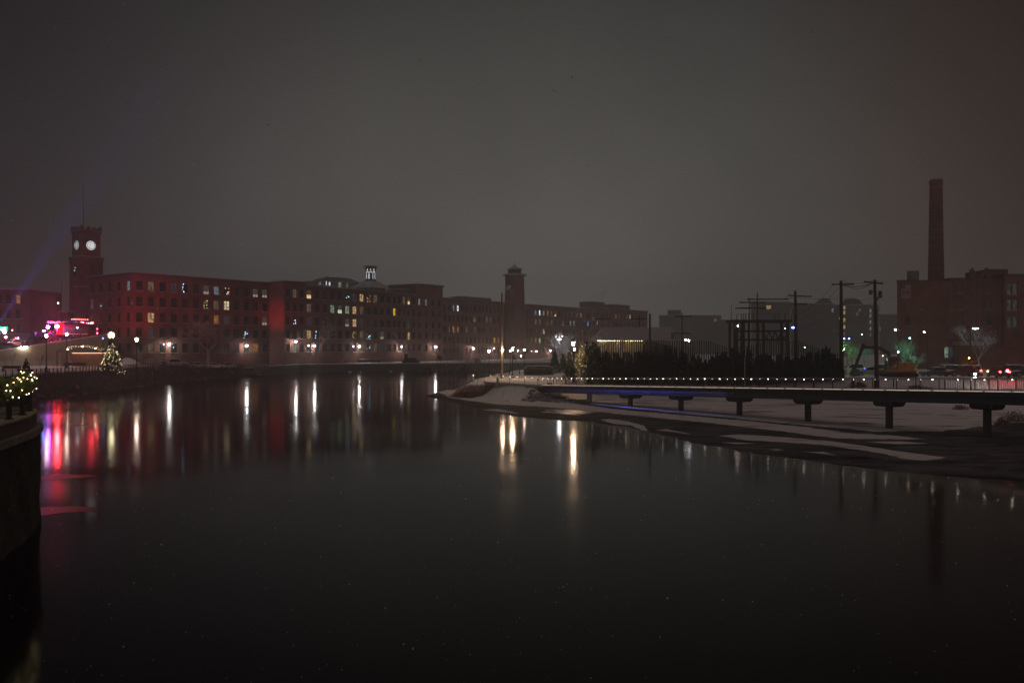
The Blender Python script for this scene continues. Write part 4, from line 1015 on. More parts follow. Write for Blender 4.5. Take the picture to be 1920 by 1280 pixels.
def car(label, cat, pnt, kind='sedan', loc=(0,0,0), rz=0, snow=True, tail=0, head=0, name='parked_car', group='parked cars', beacon=None):
    L_, Wd, H = {'sedan':(4.6,.9,1.45),'suv':(4.7,.93,1.78),'pickup':(5.5,.96,1.85),'jeep':(4.3,.9,1.85),'van':(5.2,.98,2.1)}[kind]
    t = thing(name, label, cat, loc, rz, group); a = L_/2; hb = H*.56
    b = MB()
    if kind == 'sedan': loft(b, [(-a,.7*Wd,.62*Wd,.35,.80),(-a+.25,Wd,.9*Wd,.25,.92),(-a+1.1,Wd,.92*Wd,.22,.95),(a-1.5,Wd,.92*Wd,.22,.93),(a-.4,Wd,.86*Wd,.25,.78),(a,.75*Wd,.65*Wd,.35,.62)])
    else: loft(b, [(-a,.85*Wd,.8*Wd,.38,hb),(-a+.12,Wd,.95*Wd,.28,hb+.03),(a-1.3,Wd,.95*Wd,.28,hb+.03),(a-.25,Wd,.9*Wd,.3,hb-.12),(a,.85*Wd,.8*Wd,.4,hb-.3)])
    b.build('body', pnt, t)
    g = MB(); gl = MB()
    bx0, bx1, rx0, rx1 = {'sedan':(-a+.55,a-1.35,-a+1.25,a-2.15),'suv':(-a+.1,a-1.25,-a+.45,a-1.95),'pickup':(-a+2.0,a-1.4,-a+2.2,a-2.1),'jeep':(-a+.1,a-1.3,-a+.2,a-1.7),'van':(-a+.05,a-.9,-a+.15,a-1.7)}[kind]
    zb_ = (.93 if kind == 'sedan' else hb+.03); wb, wr = .9*Wd, .74*Wd
    vs = [(bx0,-wb,zb_),(bx1,-wb,zb_),(bx1,wb,zb_),(bx0,wb,zb_),(rx0,-wr,H),(rx1,-wr,H),(rx1,wr,H),(rx0,wr,H)]
    g.add(vs, [(0,1,5,4),(1,2,6,5),(2,3,7,6),(3,0,4,7),(4,5,6,7)]); g.build('cabin', pnt, t)
    # glazing, one pane per side, set just proud of the cabin faces
    def pane(q, nm):
        q = [Vector(v) for v in q]; c = sum(q, Vector())/4; n = (q[1]-q[0]).cross(q[3]-q[0]).normalized()
        vv = [c+(v-c)*.84+n*.012 for v in q]; MB().add([tuple(v) for v in vv], [(0,1,2,3)]).build(nm, GLASS, t)
    pane([vs[0],vs[1],vs[5],vs[4]], 'side_window'); pane([vs[2],vs[3],vs[7],vs[6]], 'side_window'); pane([vs[1],vs[2],vs[6],vs[5]], 'windscreen'); pane([vs[3],vs[0],vs[4],vs[7]], 'rear_window')
    r = .33 if kind == 'sedan' else .38
    for x in (-a+.85, a-.9):
        for y in (-Wd+.06, Wd-.06): wheel(t, x, y, r)
    zl = .66 if kind == 'sedan' else .85
    for s in (-1, 1):
        MB().cb(a-.05, s*.66*Wd, zl-.02, .12, .32, .15).build('headlight', EM('headlight_on', (1,.95,.85), 60) if head else mat('lamp_glass', (.5,.5,.5), .2, 0), t)
        MB().cb(-a+.03, s*.72*Wd, zl+.08, .12, .26, .2).build('tail_light', EM('tail_light_on', (1,.03,.03), tail) if tail else mat('tail_glass', (.25,.01,.01), .2, 0), t)
    MB().box(-a-.04, -a+.1, -.85*Wd, .85*Wd, .36, .52).build('bumper', STEELG, t); MB().box(a-.08, a+.05, -.8*Wd, .8*Wd, .33, .47).build('bumper', STEELG, t)
    if snow:
        s_ = MB(); s_.add([(rx0-.02,-wr,H+.003),(rx1+.02,-wr,H+.003),(rx1+.02,wr,H+.003),(rx0-.02,wr,H+.003),(rx0+.1,-wr*.8,H+.07),(rx1-.1,-wr*.8,H+.07),(rx1-.1,wr*.8,H+.07),(rx0+.1,wr*.8,H+.07)], [(0,1,5,4),(1,2,6,5),(2,3,7,6),(3,0,4,7),(4,5,6,7)])
        s_.build('roof_snow_layer', SNOW, t)
        if kind in ('sedan','suv','jeep'): loft(MB(), [(bx1+.03,.8*Wd,.75*Wd,zb_-.01,zb_+.05),(a-.45,.75*Wd,.65*Wd,(zb_-.16),(zb_-.10))]).build('bonnet_snow_layer', SNOW, t)
    if beacon:
        bb = MB().box(-.3,.0,-.55,.55,H+.08,H+.2).build('light_bar', STEEL, t)
        for y, m_ in zip((-.4,.4), beacon): MB().ball((-.15,y,H+.30), .12, 6, 4).build('beacon', m_, bb, True)
    return t
WHITE = paint('white', (.8,.8,.8), .6); SILV = paint('silver', (.5,.53,.55)); DARK = paint('dark', (.02,.022,.03)); BLUE = paint('blue', (.03,.09,.16)); RED = paint('red', (.20,.015,.012)); MAROON = paint('maroon', (.09,.01,.01))
GREYP = paint('grey', (.10,.11,.12))
def gcar(px, D, rz, label, *a, **k):
    c = P(px, 690, D); return car(label, 'car', *a, loc=(c.x, c.y, gz(c.x, c.y)), rz=rz, **k)
gcar(305, 192, R(20), 'dark parked saloon with a snowy roof, leftmost in the row by the mill', GREYP)
gcar(334, 190, R(15), 'pale parked estate car, second in the row by the mill', SILV, 'suv')
gcar(369, 196, R(60), 'snow covered car just left of the big bare tree trunk', WHITE, 'sedan')
gcar(404, 198, R(30), 'bright white snow covered car just right of the big bare tree trunk', WHITE, 'sedan')
gcar(427, 202, R(50), 'half hidden snow covered car, second right of the big bare tree', SILV, 'sedan')
gcar(472, 210, R(20), 'dark parked car with a snowy roof below the mill lamp right of the big tree', GREYP, 'suv')
gcar(491, 209, R(25), 'blue parked car at the right end of the row by the mill', BLUE, 'sedan')
# vehicles on the ramp
BCN_R = EM('beacon_red', (1,.025,.03), 800); BCN_P = EM('beacon_violet', (.62,.12,1), 190); BCN_B = EM('beacon_blue', (.12,.2,1), 130); BCN_R2 = EM('beacon_red_small', (1,.02,.03), 60)
def rcar(px, back, rz, label, *a, **k):
    q, s = on_ramp(px, back); return car(label, 'car', *a, loc=(q.x, q.y, q.z), rz=RANG+rz, name='police_car' if k.get('beacon') else 'stopped_car', **k)
rcar(33, 5.5, R(8), 'white police car with lights on its roof, standing on the ramp', WHITE, 'sedan', beacon=(BCN_B, BCN_R2), group='vehicles stopped on the ramp')
rcar(14, 2.4, R(4), 'dark saloon nearest the ramp fence, in front of the white police car', paint('navy', (.03,.045,.09)), 'sedan', group='vehicles stopped on the ramp', snow=False)
rcar(63, 3.4, R(186), 'dark open topped off roader on the ramp behind the left post lamp', DARK, 'jeep', group='vehicles stopped on the ramp', snow=False, tail=0)
rcar(84, 6.5, R(3), 'dark violet van with blue roof lights on the ramp, right of the off roader', paint('plum', (.05,.02,.05)), 'van', group='vehicles stopped on the ramp', beacon=(BCN_B, BCN_B), snow=False)
rcar(107, 9.5, R(3), 'red car half hidden on the ramp left of the fire engine', MAROON, 'suv', group='vehicles stopped on the ramp', tail=40)
def beacon_mast(px, y, back, m_, label, r):
    q, s = on_ramp(px, back); z = PZ(y, q.y); t = thing('emergency_beacon', label, 'beacon', (q.x, q.y, q.z))
    MB().tube((0,0,0), (0,0,z-q.z-r), .06, n=6).build('mast', STEEL, t); MB().lathe([(.22,z-q.z-r-.08),(.22,z-q.z-r)], 8).build('base', STEEL, t)
    MB().ball((0,0,z-q.z), r, 10, 6).build('beacon', m_, t, True)
beacon_mast(90, 613, 3.0, BCN_P, 'violet glowing emergency beacon on the ramp, left of the red one', .30)
beacon_mast(107, 612, 4.5, BCN_R, 'big red glowing emergency beacon on the ramp, left of the fire engine ladder', .38)
beacon_mast(120, 624, 5, EM('beacon_red_mid', (1,.02,.05), 220), 'smaller low red beacon on the ramp below the fire engine ladder', .20)
beacon_mast(8, 621.5, 4, EM('white_flood', (.85,1,.97), 170), 'bright white floodlight under the green road sign', .32)
beacon_mast(11, 632, 3.4, EM('red_mid2', (1,.03,.06), 190), 'red light just below the white floodlight at the left edge', .22)
beacon_mast(23, 619, 9, EM('red_small', (1,.12,.10), 40), 'small red traffic light between the road sign and the police car', .12)
def fire_engine():
    q, s = on_ramp(144, 6.0); t = thing('fire_engine', 'red fire engine with a roof ladder and rows of red lights on the ramp', 'fire engine', (q.x, q.y, q.z), RANG)
    rd = paint('fire_red', (.16,.010,.010)); L_ = 7.6
    MB().box(-L_/2, L_/2-2.0, -1.2, 1.2, .55, 2.9).build('body', rd, t)
    c = MB(); c.sideprism([(L_/2-1.95,.55),(L_/2,.55),(L_/2,1.7),(L_/2-.25,2.95),(L_/2-1.95,2.95)], -1.18, 1.18); c.build('cab', rd, t)
    MB().box(L_/2-1.5, L_/2-.55, -1.2, -1.182, 1.7, 2.6).build('side_window', GLASS, t); MB().box(L_/2-1.5, L_/2-.55, 1.182, 1.2, 1.7, 2.6).build('side_window', GLASS, t)
    sv = mat('roller_shutter', (.2,.2,.22), .35, .15, 3, metal=.5)
    for x in (-3.4,-2.1,-.6,.6): MB().box(x, x+1.1, -1.23, -1.202, .95, 2.3).build('locker_door', sv, t)
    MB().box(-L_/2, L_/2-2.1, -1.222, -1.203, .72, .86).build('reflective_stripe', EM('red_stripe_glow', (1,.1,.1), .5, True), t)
    for x in (-L_/2+1.3, -L_/2+2.4, L_/2-1.1):
        for y in (-1.08, 1.08): wheel(t, x, y, .5)
    ld = MB()
    for y in (-.95,-.35):
        for z in (3.25,3.55): ld.tube((-L_/2-2.6,y,z-.25), (L_/2-1.4,y,z), .045, n=4)
    for k in range(26):
        x = -L_/2-2.5+k*.38; zz = 3.0+.25*(x+L_/2+2.6)/(L_+1.2)
        for y in (-.95,-.35): ld.tube((x,y,zz), (x,y,zz+.30), .03, n=4)
        ld.tube((x,-.95,zz), (x,-.35,zz), .025, n=4)
    ld.build('ladder', mat('bright_aluminium', (.35,.35,.38), .5, .1, 2, metal=.3), t)
    for k in range(9): MB().ball((-1.6+k*.42, -1.1, 3.95-.0), .075, 6, 4).build('warning_light', EM('warning_glow', (1,.15,.12), 24), t, True)
    MB().box(-1.8, 2.1, -1.15, -1.05, 3.80, 3.86).build('light_rail', STEEL, t)
    for x in (-1.8, 2.05): MB().box(x, x+.06, -1.15, -1.05, 2.9, 3.80).build('rail_post', STEEL, t)
    bb = MB().box(L_/2-1.0, L_/2-.6, -1.0, 1.0, 2.953, 3.1).build('light_bar', STEEL, t)
    for y in (-.8, 0, .8): MB().ball((L_/2-.8,y,3.25), .15, 8, 5).build('beacon', EM('beacon_fire', (1,.03,.06), 120), bb, True)
    for z, st in ((1.0,200),(2.0,60)): MB().ball((L_/2+.12,-.95,z), .13, 6, 4).build('marker_light', EM('marker_red_%d'%st, (1,.03,.06), st), t, True)
    MB().ball((-.6,-1.35,2.15), .10, 6, 4).build('work_light', EM('work_glow', (.7,.9,1), 60), t, True)
fire_engine()
def beam(px, back, y, tx, ty, tz, col, power, deg, name):
    q, s = on_ramp(px, back); z = PZ(y, q.y); l = bpy.data.lights.new(name, 'SPOT'); l.color = col; l.energy = power; l.spot_size = R(deg); l.spot_blend = .7; l.shadow_soft_size = .15
    o = bpy.data.objects.new(name, l); COL.objects.link(o); o.location = (q.x, q.y, z); d = Vector((tx,ty,tz))-o.location; o.rotation_euler = d.to_track_quat('-Z','Y').to_euler()
fc = Q0+V*3.5
beam(163, 5.2, 606, fc.x, fc.y, 17.5, (1,.03,.07), 160000, 11, 'beacon_beam')
beam(150, 5.2, 606, P0.x+12, P0.y+16, 15, (1,.04,.07), 42000, 62, 'beacon_beam')
beam(92, 3.0, 612, -112, 214, 22, (.5,.12,1), 24000, 95, 'beacon_beam')
beam(-6, 5.5, 612, PX(112,158), 158, PZ(440,158), (.13,.14,1), 560000, 10, 'beacon_beam')

# ------------------------------------------------------------------ trees along the far bank
def T(px, D, h, spread, seed, label, depth=5, r0=.2, lean=(0,0), m=BARK_S, min_r=.032, name='bare_tree', **k):
    c = P(px, 690, D); return bare_tree(name, label, (c.x, c.y, gz(c.x, c.y)), h, spread, seed, m, depth, r0, lean, min_r=min_r, **k)
T(389, 197, 14.5, .95, 11, 'big spreading bare tree with a forked trunk standing in front of the mill', 6, .62, (.12,0))
T(424, 203, 7, .6, 23, 'small bare tree just right of the big spreading one', 4, .10, (-.12,0))
T(283, 168, 5.5, .55, 24, 'small bare tree at the right end of the picket fence', 4, .07)
T(265, 170, 6.5, .4, 25, 'slim bare tree between the post lamp and the picket fence end', 4, .06)
T(600, 247, 14.5, .55, 31, 'bare tree with two trunks leaning over the quay, right of the snow heap', 5, .32, (.18,0))
T(594, 246, 12, .5, 32, 'upright bare tree close beside the leaning one on the quay', 5, .2, (-.05,0))
T(635, 250, 9.5, .5, 34, 'low bare tree leaning steeply right on the quay', 4, .2, (1.1,0))
T(533, 226, 9, .25, 35, 'thin bare pole like tree in front of the red glowing wall', 3, .09)
T(838, 235, 14, .35, 36, 'thin upright birch on the small bank below the square block', 4, .13, (-.02,0))
T(841, 233, 13, .35, 37, 'thin birch leaning right on the small bank below the square block', 4, .15, (.5,0))
T(891, 252, 8.5, .8, 38, 'forked bare tree on the far quay between two mill lamps', 5, .16)
T(1163, 138, 8.5, .55, 39, 'bare tree with many fine twigs before the warm lit wall of the grey roofed building', 5, .14)
T(1575, 330, 9, .6, 40, 'dim bare tree far behind the screen fence near the tall utility pole', 4, .2)
# low brush mound on the small bank
c = P(865, 693, 246); shrub('brush_mound', 'low mound of snowy brush at the foot of the far quay wall, below the birches', (c.x, c.y, .2), 11, 2.1, 2200, SCRUB, squash=.35, size=.5)
c = P(795, 693, 243); shrub('brush_mound', 'low snowy hummock of brush by the quay below the crane', (c.x, c.y, .1), 9, 1.5, 1500, SCRUB, squash=.35, size=.5)
def snow_heap(px, D, w, h, label):
    c = P(px, 690, D); z = gz(c.x, c.y); t = MB(); n = 20; rings = [(1,0),(.8,.35),(.55,.65),(.3,.88),(.02,1)]
    vs = []
    for r, zz in rings:
        for i in range(n):
            a = 2*math.pi*i/n; q = r*(1+.12*math.sin(3*a+1)+.08*math.sin(7*a)); vs.append((q*w/2*math.cos(a), q*w/2*.6*math.sin(a), zz*h-.1+.08*math.sin(5*a)*h*r))
    fs = [(k*n+i,k*n+(i+1)%n,(k+1)*n+(i+1)%n,(k+1)*n+i) for k in range(len(rings)-1) for i in range(n)]
    t.add(vs, fs); o = t.build('snow_heap', SNOW, None, True, (c.x, c.y, z)); tag(o, label, 'snow heap')
snow_heap(515, 212, 6.5, 2.2, 'heap of ploughed snow at the foot of the red glowing wall')
snow_heap(238, 172, 5.0, 1.7, 'pale snow heap just right of the Christmas tree')
snow_heap(583, 236, 3.5, 1.1, 'small snow heap at the foot of the leaning quay tree')

def crane():
    D = 252; c = P(770, 690, D); t = thing('crane', 'tracked crane with a pale leaning lattice boom on the quay before the mill', 'crane', (c.x, c.y, gz(c.x, c.y)))
    MB().box(-2.0,2.0,-1.1,1.1,.75,1.7).build('body', DARK, t); MB().box(-2.6,2.6,-1.5,-.7,0,.88).build('track', TYRE, t); MB().box(-2.6,2.6,.7,1.5,0,.88).build('track', TYRE, t)
    MB().box(-1.9,-.8,-1.1,-.1,1.703,2.9).build('cab', GLASS, t)
    b = MB(); A = Vector((-1.4,0,2.4)); B = Vector(P(738, 622, D))-Vector((c.x,c.y,gz(c.x,c.y))); d = (B-A)
    for dx, dy in ((-.35,-.3),(.35,-.3),(.35,.3),(-.35,.3)): b.tube(A+Vector((dx,dy,0)), B+Vector((dx*.6,dy*.6,0)), .13, n=4)
    for k in range(14):
        u, v = k/14, (k+1)/14; s = 1 if k%2 else -1; b.tube(A+d*u+Vector((-.35*s,-.3,0)), A+d*v+Vector((.35*s,-.3,0)), .09, n=4)
    b.build('boom', mat('pale_boom', (.5,.48,.46), .6, .2, 2), t)
    MB().tube(B, Vector((-3.5,0,3.6)), .03, n=4).build('cable', STEEL, t)
crane()
for i, (px, D, lb) in enumerate(((678,258,'first snow topped stack of timber on the quay, below the belfry'),(700,259,'second snow topped stack of timber on the quay, right of the first'))):
    c = P(px, 686, D); t = thing('timber_stack', lb, 'timber', (c.x, c.y, gz(c.x, c.y)))
    m_ = MB(); 
    for k in range(4): m_.box(-2.2, 2.2, -.6+k*.31, -.6+k*.31+.27, 0, .9+.1*(k%2))
    m_.build('logs', WOODP, t)
    s_ = MB(); 
    for k in range(7): s_.cb(-2+k*.62, random.uniform(-.3,.3), 1.06, .45, .5, .1)
    s_.build('snow_cap', SNOW, t)
def kiosk(px, D, label, w=1.3, h=2.6):
    c = P(px, 690, D); t = thing('kiosk', label, 'kiosk', (c.x, c.y, gz(c.x, c.y)))
    for x in (-w/2, w/2): MB().box(x-.06, x+.06, -.06, .06, 0, h).build('post', STEEL, t)
    MB().box(-w/2-.2, w/2+.2, -.6, .6, h+.002, h+.15).build('roof', SNOW, t); MB().box(-w/2+.07, w/2-.07, -.03, .03, h*.35, h-.1).build('panel', DCONC, t)
kiosk(824, 262, 'small dark shelter with a bright snowy roof on the quay below the square block')
kiosk(964, 264, 'small grey booth with a snowy roof on the far quay, behind the nearest path lamp')

# ------------------------------------------------------------------ the footbridge
B0 = Vector((4.6, 118.5)); BD = Vector((.5855, -.8108)).normalized(); BN = Vector((.8108, .5855)).normalized()
def deck_z(y): return 2.08+(118.5-y)*.0388
def bp(s, off=0.0):            # a point of the near edge s metres from the bridge head, off metres towards the far side
    if s >= 0: q = B0+BD*s; n = BN; z = deck_z(q.y)
    else:
        u = -s; q = B0+Vector((-.93*u+ .0, .37*u+.0)) if False else B0+Vector((-u*(.60+.06*min(u,5)), u*.55)); n = Vector((.62,.78)).normalized() if s < -2.5 else Vector((.72,.69)).normalized(); z = 2.08+.03*u
    q = q+n*off
    return Vector((q.x, q.y, z))
BL = 78.0; BW = 3.4
def strip(mb, ss, offs, zs):
    """ribbon box along the bridge; offs=(near,far), zs=(below,above) relative to the deck"""
    vs = []
    for s in ss:
        a = bp(s, offs[0]); b = bp(s, offs[1])
        vs += [(a.x,a.y,a.z+zs[0]),(b.x,b.y,b.z+zs[0]),(b.x,b.y,b.z+zs[1]),(a.x,a.y,a.z+zs[1])]
    n = len(ss); fs = [(4*k+i,4*k+(i+1)%4,4*(k+1)+(i+1)%4,4*(k+1)+i) for k in range(n-1) for i in range(4)]
    fs += [(3,2,1,0),(4*n-4,4*n-3,4*n-2,4*n-1)]; mb.add(vs, fs); return mb
RL3 = [EM('rail_lamp_glow_%d'%i, c_, e_) for i, (c_, e_) in enumerate((((1,.84,.62),26),((1,.78,.52),15),((1,.88,.7),19),((1,.70,.50),11)))]
def footbridge():
    t = thing('footbridge', 'long slim footbridge on single columns with small lamps under its handrail', 'bridge', (0,0,0))
    ss = [x*1.0 for x in range(0, 79)]
    strip(MB(), ss, (0,BW), (-.22,0)).build('deck', mat('deck_planks', (.16,.145,.14), .85, .3, 1.5), t)
    strip(MB(), ss, (-.16,.10), (-.10,.11)).build('kerb', mat('kerb_paint', (.62,.58,.54), .7, .1, 2), t)
    for k in range(35): strip(MB(), [2.2*k+.12, 2.2*k+2.12], (-.185,-.163), (.035,.10)).build('kerb_painted_glow', EM('kerb_painted_light', (1,.78,.60), .50, True), t)  # emissive face paints the rail lamps' light along the kerb
    strip(MB(), ss, (BW-.10,BW+.16), (-.10,.11)).build('kerb', MATS['kerb_paint'], t)
    strip(MB(), ss, (-.26,-.165), (-.44,.02)).build('edge_beam', mat('edge_beam_paint', (.05,.046,.05), .5, .2, 1.5), t)
    gm = mat('girder_paint', (.10,.10,.12), .55, .18, .8)
    strip(MB(), ss, (.12,.34), (-1.08,-.223)).build('girder', gm, t); strip(MB(), ss, (BW-.34,BW-.12), (-1.08,-.223)).build('girder', gm, t)
    jt = MB(); sf = MB()
    for q_ in range(1, 35):
        a = bp(2.2*q_, .10); sf.tube((a.x,a.y,a.z-1.06), (a.x,a.y,a.z-.24), .035, n=4)
        if q_ % 4 == 0: a = bp(2.2*q_, -.262); jt.box(a.x-.05,a.x+.05,a.y-.02,a.y+.05,a.z-.46,a.z+.03)
    sf.build('stiffeners', gm, t); jt.build('joint_plates', STEELG, t)
    k = 0
    for i in range(8):
        s = 16.7+8.88*i
        if s > 77: break
        a = bp(s, BW/2); zt = a.z-1.085
        p = thing('x', None, None); bpy.data.objects.remove(p)
        cap = MB(); w = 1.22; hh = .50
        pts = [(-w,0),(-w,-.28),(-.75,-hh),(.75,-hh),(w,-.28),(w,0)]
        vs = []
        for yy in (-.95,.95):
            for (px_, pz_) in pts: q = a+Vector((BN.x*px_+BD.x*yy, BN.y*px_+BD.y*yy, 0)); vs.append((q.x,q.y,zt+pz_))
        n = 6; cap.add(vs, [tuple(range(n-1,-1,-1)), tuple(range(n,2*n))]+[(j,(j+1)%n,(j+1)%n+n,j+n) for j in range(n)])
        co = cap.build('pier_cap', DCONC, t)
        MB().tube((a.x,a.y,-2.2), (a.x,a.y,zt-hh-.003), .34, n=14).build('column', DCONC, t)
        # bearings
        b = MB()
        for yy in (.25, BW-.25): q = bp(s, yy); b.cb(q.x,q.y,q.z-1.11,.3,.3,.04)
    a = bp(8.5, BW/2); MB().cb(a.x, a.y, (a.z-1.085)/2-1, .55, 2.2, a.z-1.085+2).build('column', mat('pale_pier', (.42,.42,.42), .8, .2, 1), t)
    # railings, near and far
    for off, nm in ((-.05,0),(BW+.05,1)):
        n_ = 0; s = -9.9 if off < 0 else -3.3; posts = []
        while s < 77.6: posts.append(s); s += 2.2
        root = MB()
        for q in (1.10,.98,.16): 
            z0 = bp(posts[0], off)
        hr = MB(); 
        for a_, b_ in zip(posts[:-1], posts[1:]):
            p, q = bp(a_, off), bp(b_, off); hr.tube(p+Vector((0,0,1.12)), q+Vector((0,0,1.12)), .030, n=6)
            for h in (1.0,.18): hr.tube(p+Vector((0,0,h)), q+Vector((0,0,h)), .016, n=4)
        rail = hr.build('handrail', mat('handrail_steel', (.42,.38,.38), .35, .1, 2, metal=.5), t)
        pm = mat('rail_post_steel', (.07,.065,.07), .5, .15, 2, metal=.3)
        for s_ in posts:
            p = bp(s_, off); MB().box(p.x-.035, p.x+.035, p.y-.035, p.y+.035, p.z-.05, p.z+1.09).build('post', pm, t)
        ba = MB(); s_ = 0.15
        while s_ < 77.4:
            p = bp(s_, off); ba.tube((p.x,p.y,p.z+.18), (p.x,p.y,p.z+1.0), .008, n=3, caps=False); s_ += .15
        ba.build('balusters', pm, t)
    s_ = -8.8; k = 0
    while s_ < 77 and k < 78:
        p = bp(s_, .0); z = p.z+1.075
        MB().lathe([(.03,z-.04),(.045,z-.015),(.026,z)], 7, (p.x,p.y)).build('rail_lamp', RL3[(k*7+k//3)%4], t); s_ += 1.1; k += 1
    # blue accent strips tucked under the lip of the edge beam
    for s0, e in ((2,1),(6,2),(10,4),(14,7),(18,8),(22,6),(26,4),(30,2)):
        a_, b_ = bp(s0, -.10), bp(s0+3.8, -.10)
        MB().tube((a_.x,a_.y,a_.z-.30), (b_.x,b_.y,b_.z-.30), .025, n=4).build('accent_light', EM('blue_strip_%d' % e, (.12,.17,1) if e > 2 else (.35,.38,1), e*3.2), t)
footbridge()
def abutment():
    t = thing('abutment', 'low concrete abutment carrying the near end of the footbridge onto the snowy point', 'wall', (0,0,0))
    strip(MB(), [-9.9,-8,-6,-4,-2,-1,-.02], (-.2,.25), (-.28,.06)).build('wing_wall', CONC2, t)
    strip(MB(), [-.75,-.05], (-.25,BW+.3), (-2.5,-.2)).build('seat_wall', DCONC, t)
    strip(MB(), [-9.9,-8,-6,-4,-2,-1,-.76], (.252,BW), (-1.0,-.02)).build('approach_slab', mat('snowy_paving', (.50,.46,.46), .8, .2, .6), t)
abutment()

# ------------------------------------------------------------------ the snowy point
def rocks():
    mb = MB(); rnd = random.Random(5)
    for k in range(150):
        px = rnd.uniform(985, 1072); y = rnd.gauss(0,1)*2.0
        u = (px-985)/87; base = Vector((PX(px, 116.2-1.0*u), 116.2-1.0*u)); q = base+Vector((rnd.uniform(-.6,.6), y*.8))
        r = rnd.uniform(.18,.5); z = max(-.1, gz(q.x,q.y))+r*.2
        n = 7; vs = []
        for j, (rr, zz) in enumerate(((.75,-.5),(1,.0),(.7,.5))):
            for i in range(n): a = 2*math.pi*i/n; w = rr*r*rnd.uniform(.75,1.2); vs.append((q.x+w*math.cos(a), q.y+w*.8*math.sin(a), z+zz*r*rnd.uniform(.8,1.2)))
        mb.add(vs, [(j*n+i,j*n+(i+1)%n,(j+1)*n+(i+1)%n,(j+1)*n+i) for j in range(2) for i in range(n)]+[tuple(range(2*n,3*n))])
    o = mb.build('riprap', mat('snowy_rock', (.22,.19,.17), .9, .9, .9, color2=(.52,.50,.50))); tag(o, kind='stuff')
rocks()
def point_brush():
    rnd = RNG; n = 9000
    c = Vector((PX(882, 124), 124)); a = rnd.uniform(0, 6.283, n); q = np.sqrt(rnd.uniform(0,1,n))
    x = c.x+q*np.cos(a)*3.3; y = c.y+q*np.sin(a)*2.3; z = heights(np.column_stack([x,y]))
    t = thing('reed_clump', 'big brown clump of dry reeds and brush on the left tip of the snowy point', 'bush', (c.x, c.y, 0))
    h = np.clip(1.9-q*1.0, .5, 2)
    pts = np.column_stack([x-c.x, y-c.y, z]); 
    me = bpy.data.meshes.new('stems'); w = rnd.uniform(.012,.035,n); an = rnd.uniform(0,3.14,n); hh = h*rnd.uniform(.45,1,n); dx = np.cos(a)*q*.55*hh+rnd.normal(0,.28,n)*hh; dy = np.sin(a)*q*.5*hh+rnd.normal(0,.28,n)*hh
    A = pts+np.stack([np.cos(an)*w, np.sin(an)*w, 0*w-.05],1); B = pts-np.stack([np.cos(an)*w, np.sin(an)*w, 0*w+.05],1); C = pts+np.stack([dx,dy,hh],1)
    me.from_pydata(np.stack([A,B,C],1).reshape(-1,3).tolist(), [], [(3*i,3*i+1,3*i+2) for i in range(n)]); me.materials.append(REED)
    o = bpy.data.objects.new('stems', me); COL.objects.link(o); o.parent = t
    mb = MB(); rr = RNG.normal(size=(2200,3)); rr /= np.linalg.norm(rr,axis=1)[:,None]; rr *= RNG.uniform(.4,1,2200)[:,None]
    leaf_cards(mb, np.column_stack([rr[:,0]*3.0+.5, rr[:,1]*1.7-.3, .9+np.abs(rr[:,2])*1.2]), .2); mb.build('foliage', mat('dry_reed_heads', (.52,.41,.34), .95, .5, 1.5), t)
    # low grass along the near shore
    N_ = 5200; px = rnd.uniform(835, 1075, N_); D = rnd.uniform(108, 132, N_); x = (px-960)/F*D; p2 = np.column_stack([x, D]); z = heights(p2)
    k = (z > .12) & (z < 1.3) & (rnd.uniform(0,1,N_) < .55)
    brush('shore_grass', REED, np.column_stack([p2, z])[k], .12, .5, .02, .3)
point_brush()
for i, (px, y0, px1, y1, lb) in enumerate(((886,708,899,679,'longer leaning bare stake standing in the reeds on the snowy point'),(895,708,902,686,'shorter leaning bare stake standing in the reeds on the snowy point'))):
    a, b = P(px, y0, 126), P(px1, y1, 126); t = MB().tube((0,0,-.8), b-a, .05, .03, 5).build('stake', mat('pale_wood', (.36,.24,.15), .8, .3, 3), None, loc=a); tag(t, lb, 'stake')
PTS = {921:'first dark bollard from the reeds on the snowy point',928:'second dark bollard from the reeds on the snowy point',938:'third dark bollard from the reeds, just left of the lit wooden pole foot',951:'fourth dark bollard from the reeds, closest to the start of the handrail'}
for px, lb in PTS.items():
    D = 115.0; c = P(px, 720, D); z = gz(c.x, c.y); t = thing('bollard', lb, 'bollard', (c.x, c.y, z), 0, 'bollards on the snowy point')
    MB().box(-.13,.13,-.13,.13,-.2,.78).build('post', WOODP, t); MB().box(-.14,.14,-.14,.14,.782,.84).build('cap', SNOW, t)
D = 122; c = P(933, 720, D); z = gz(c.x, c.y); t = thing('marker_post', 'taller yellowish marker post between the bollards and the wooden pole', 'post', (c.x, c.y, z))
MB().box(-.16,.16,-.16,.16,-.2,1.35).build('post', mat('yellowish_paint', (.38,.33,.18), .7, .3, 2), t); MB().lathe([(.2,1.352),(.14,1.5),(.02,1.6)], 8).build('cap', STEEL, t)
for px, D, lb in ((955,150,'small dark post on the path before the hedge, leftmost'),(974,152,'small dark post on the path right at the hedge end')):
    c = P(px, 705, D); t = MB().box(-.1,.1,-.1,.1,-.2,.9).build('bollard', STEEL, None, loc=(c.x,c.y,gz(c.x,c.y))); tag(t, lb, 'bollard')
lamp(961, 653, 134, 'path lamp nearest the bridge head, on the snowy point', LAMP_PN)
lamp(983, 655, 158, 'thin path lamp behind the left end of the hedge', LAMP_P)
lamp(1075, 643, 124, 'tall path lamp before the lit evergreens at the bridge head', LAMP_PN)
lamp(1077, 654, 150, 'small distant path lamp seen just behind the tall one by the evergreens', LAMP_P)
lamp(957, 657, 176, 'small distant path lamp showing just left of the one nearest the bridge head', LAMP_P)
lamp(917, 657, 222, 'small far post lamp left of the lit wooden pole, on the far side path', LAMP_P)

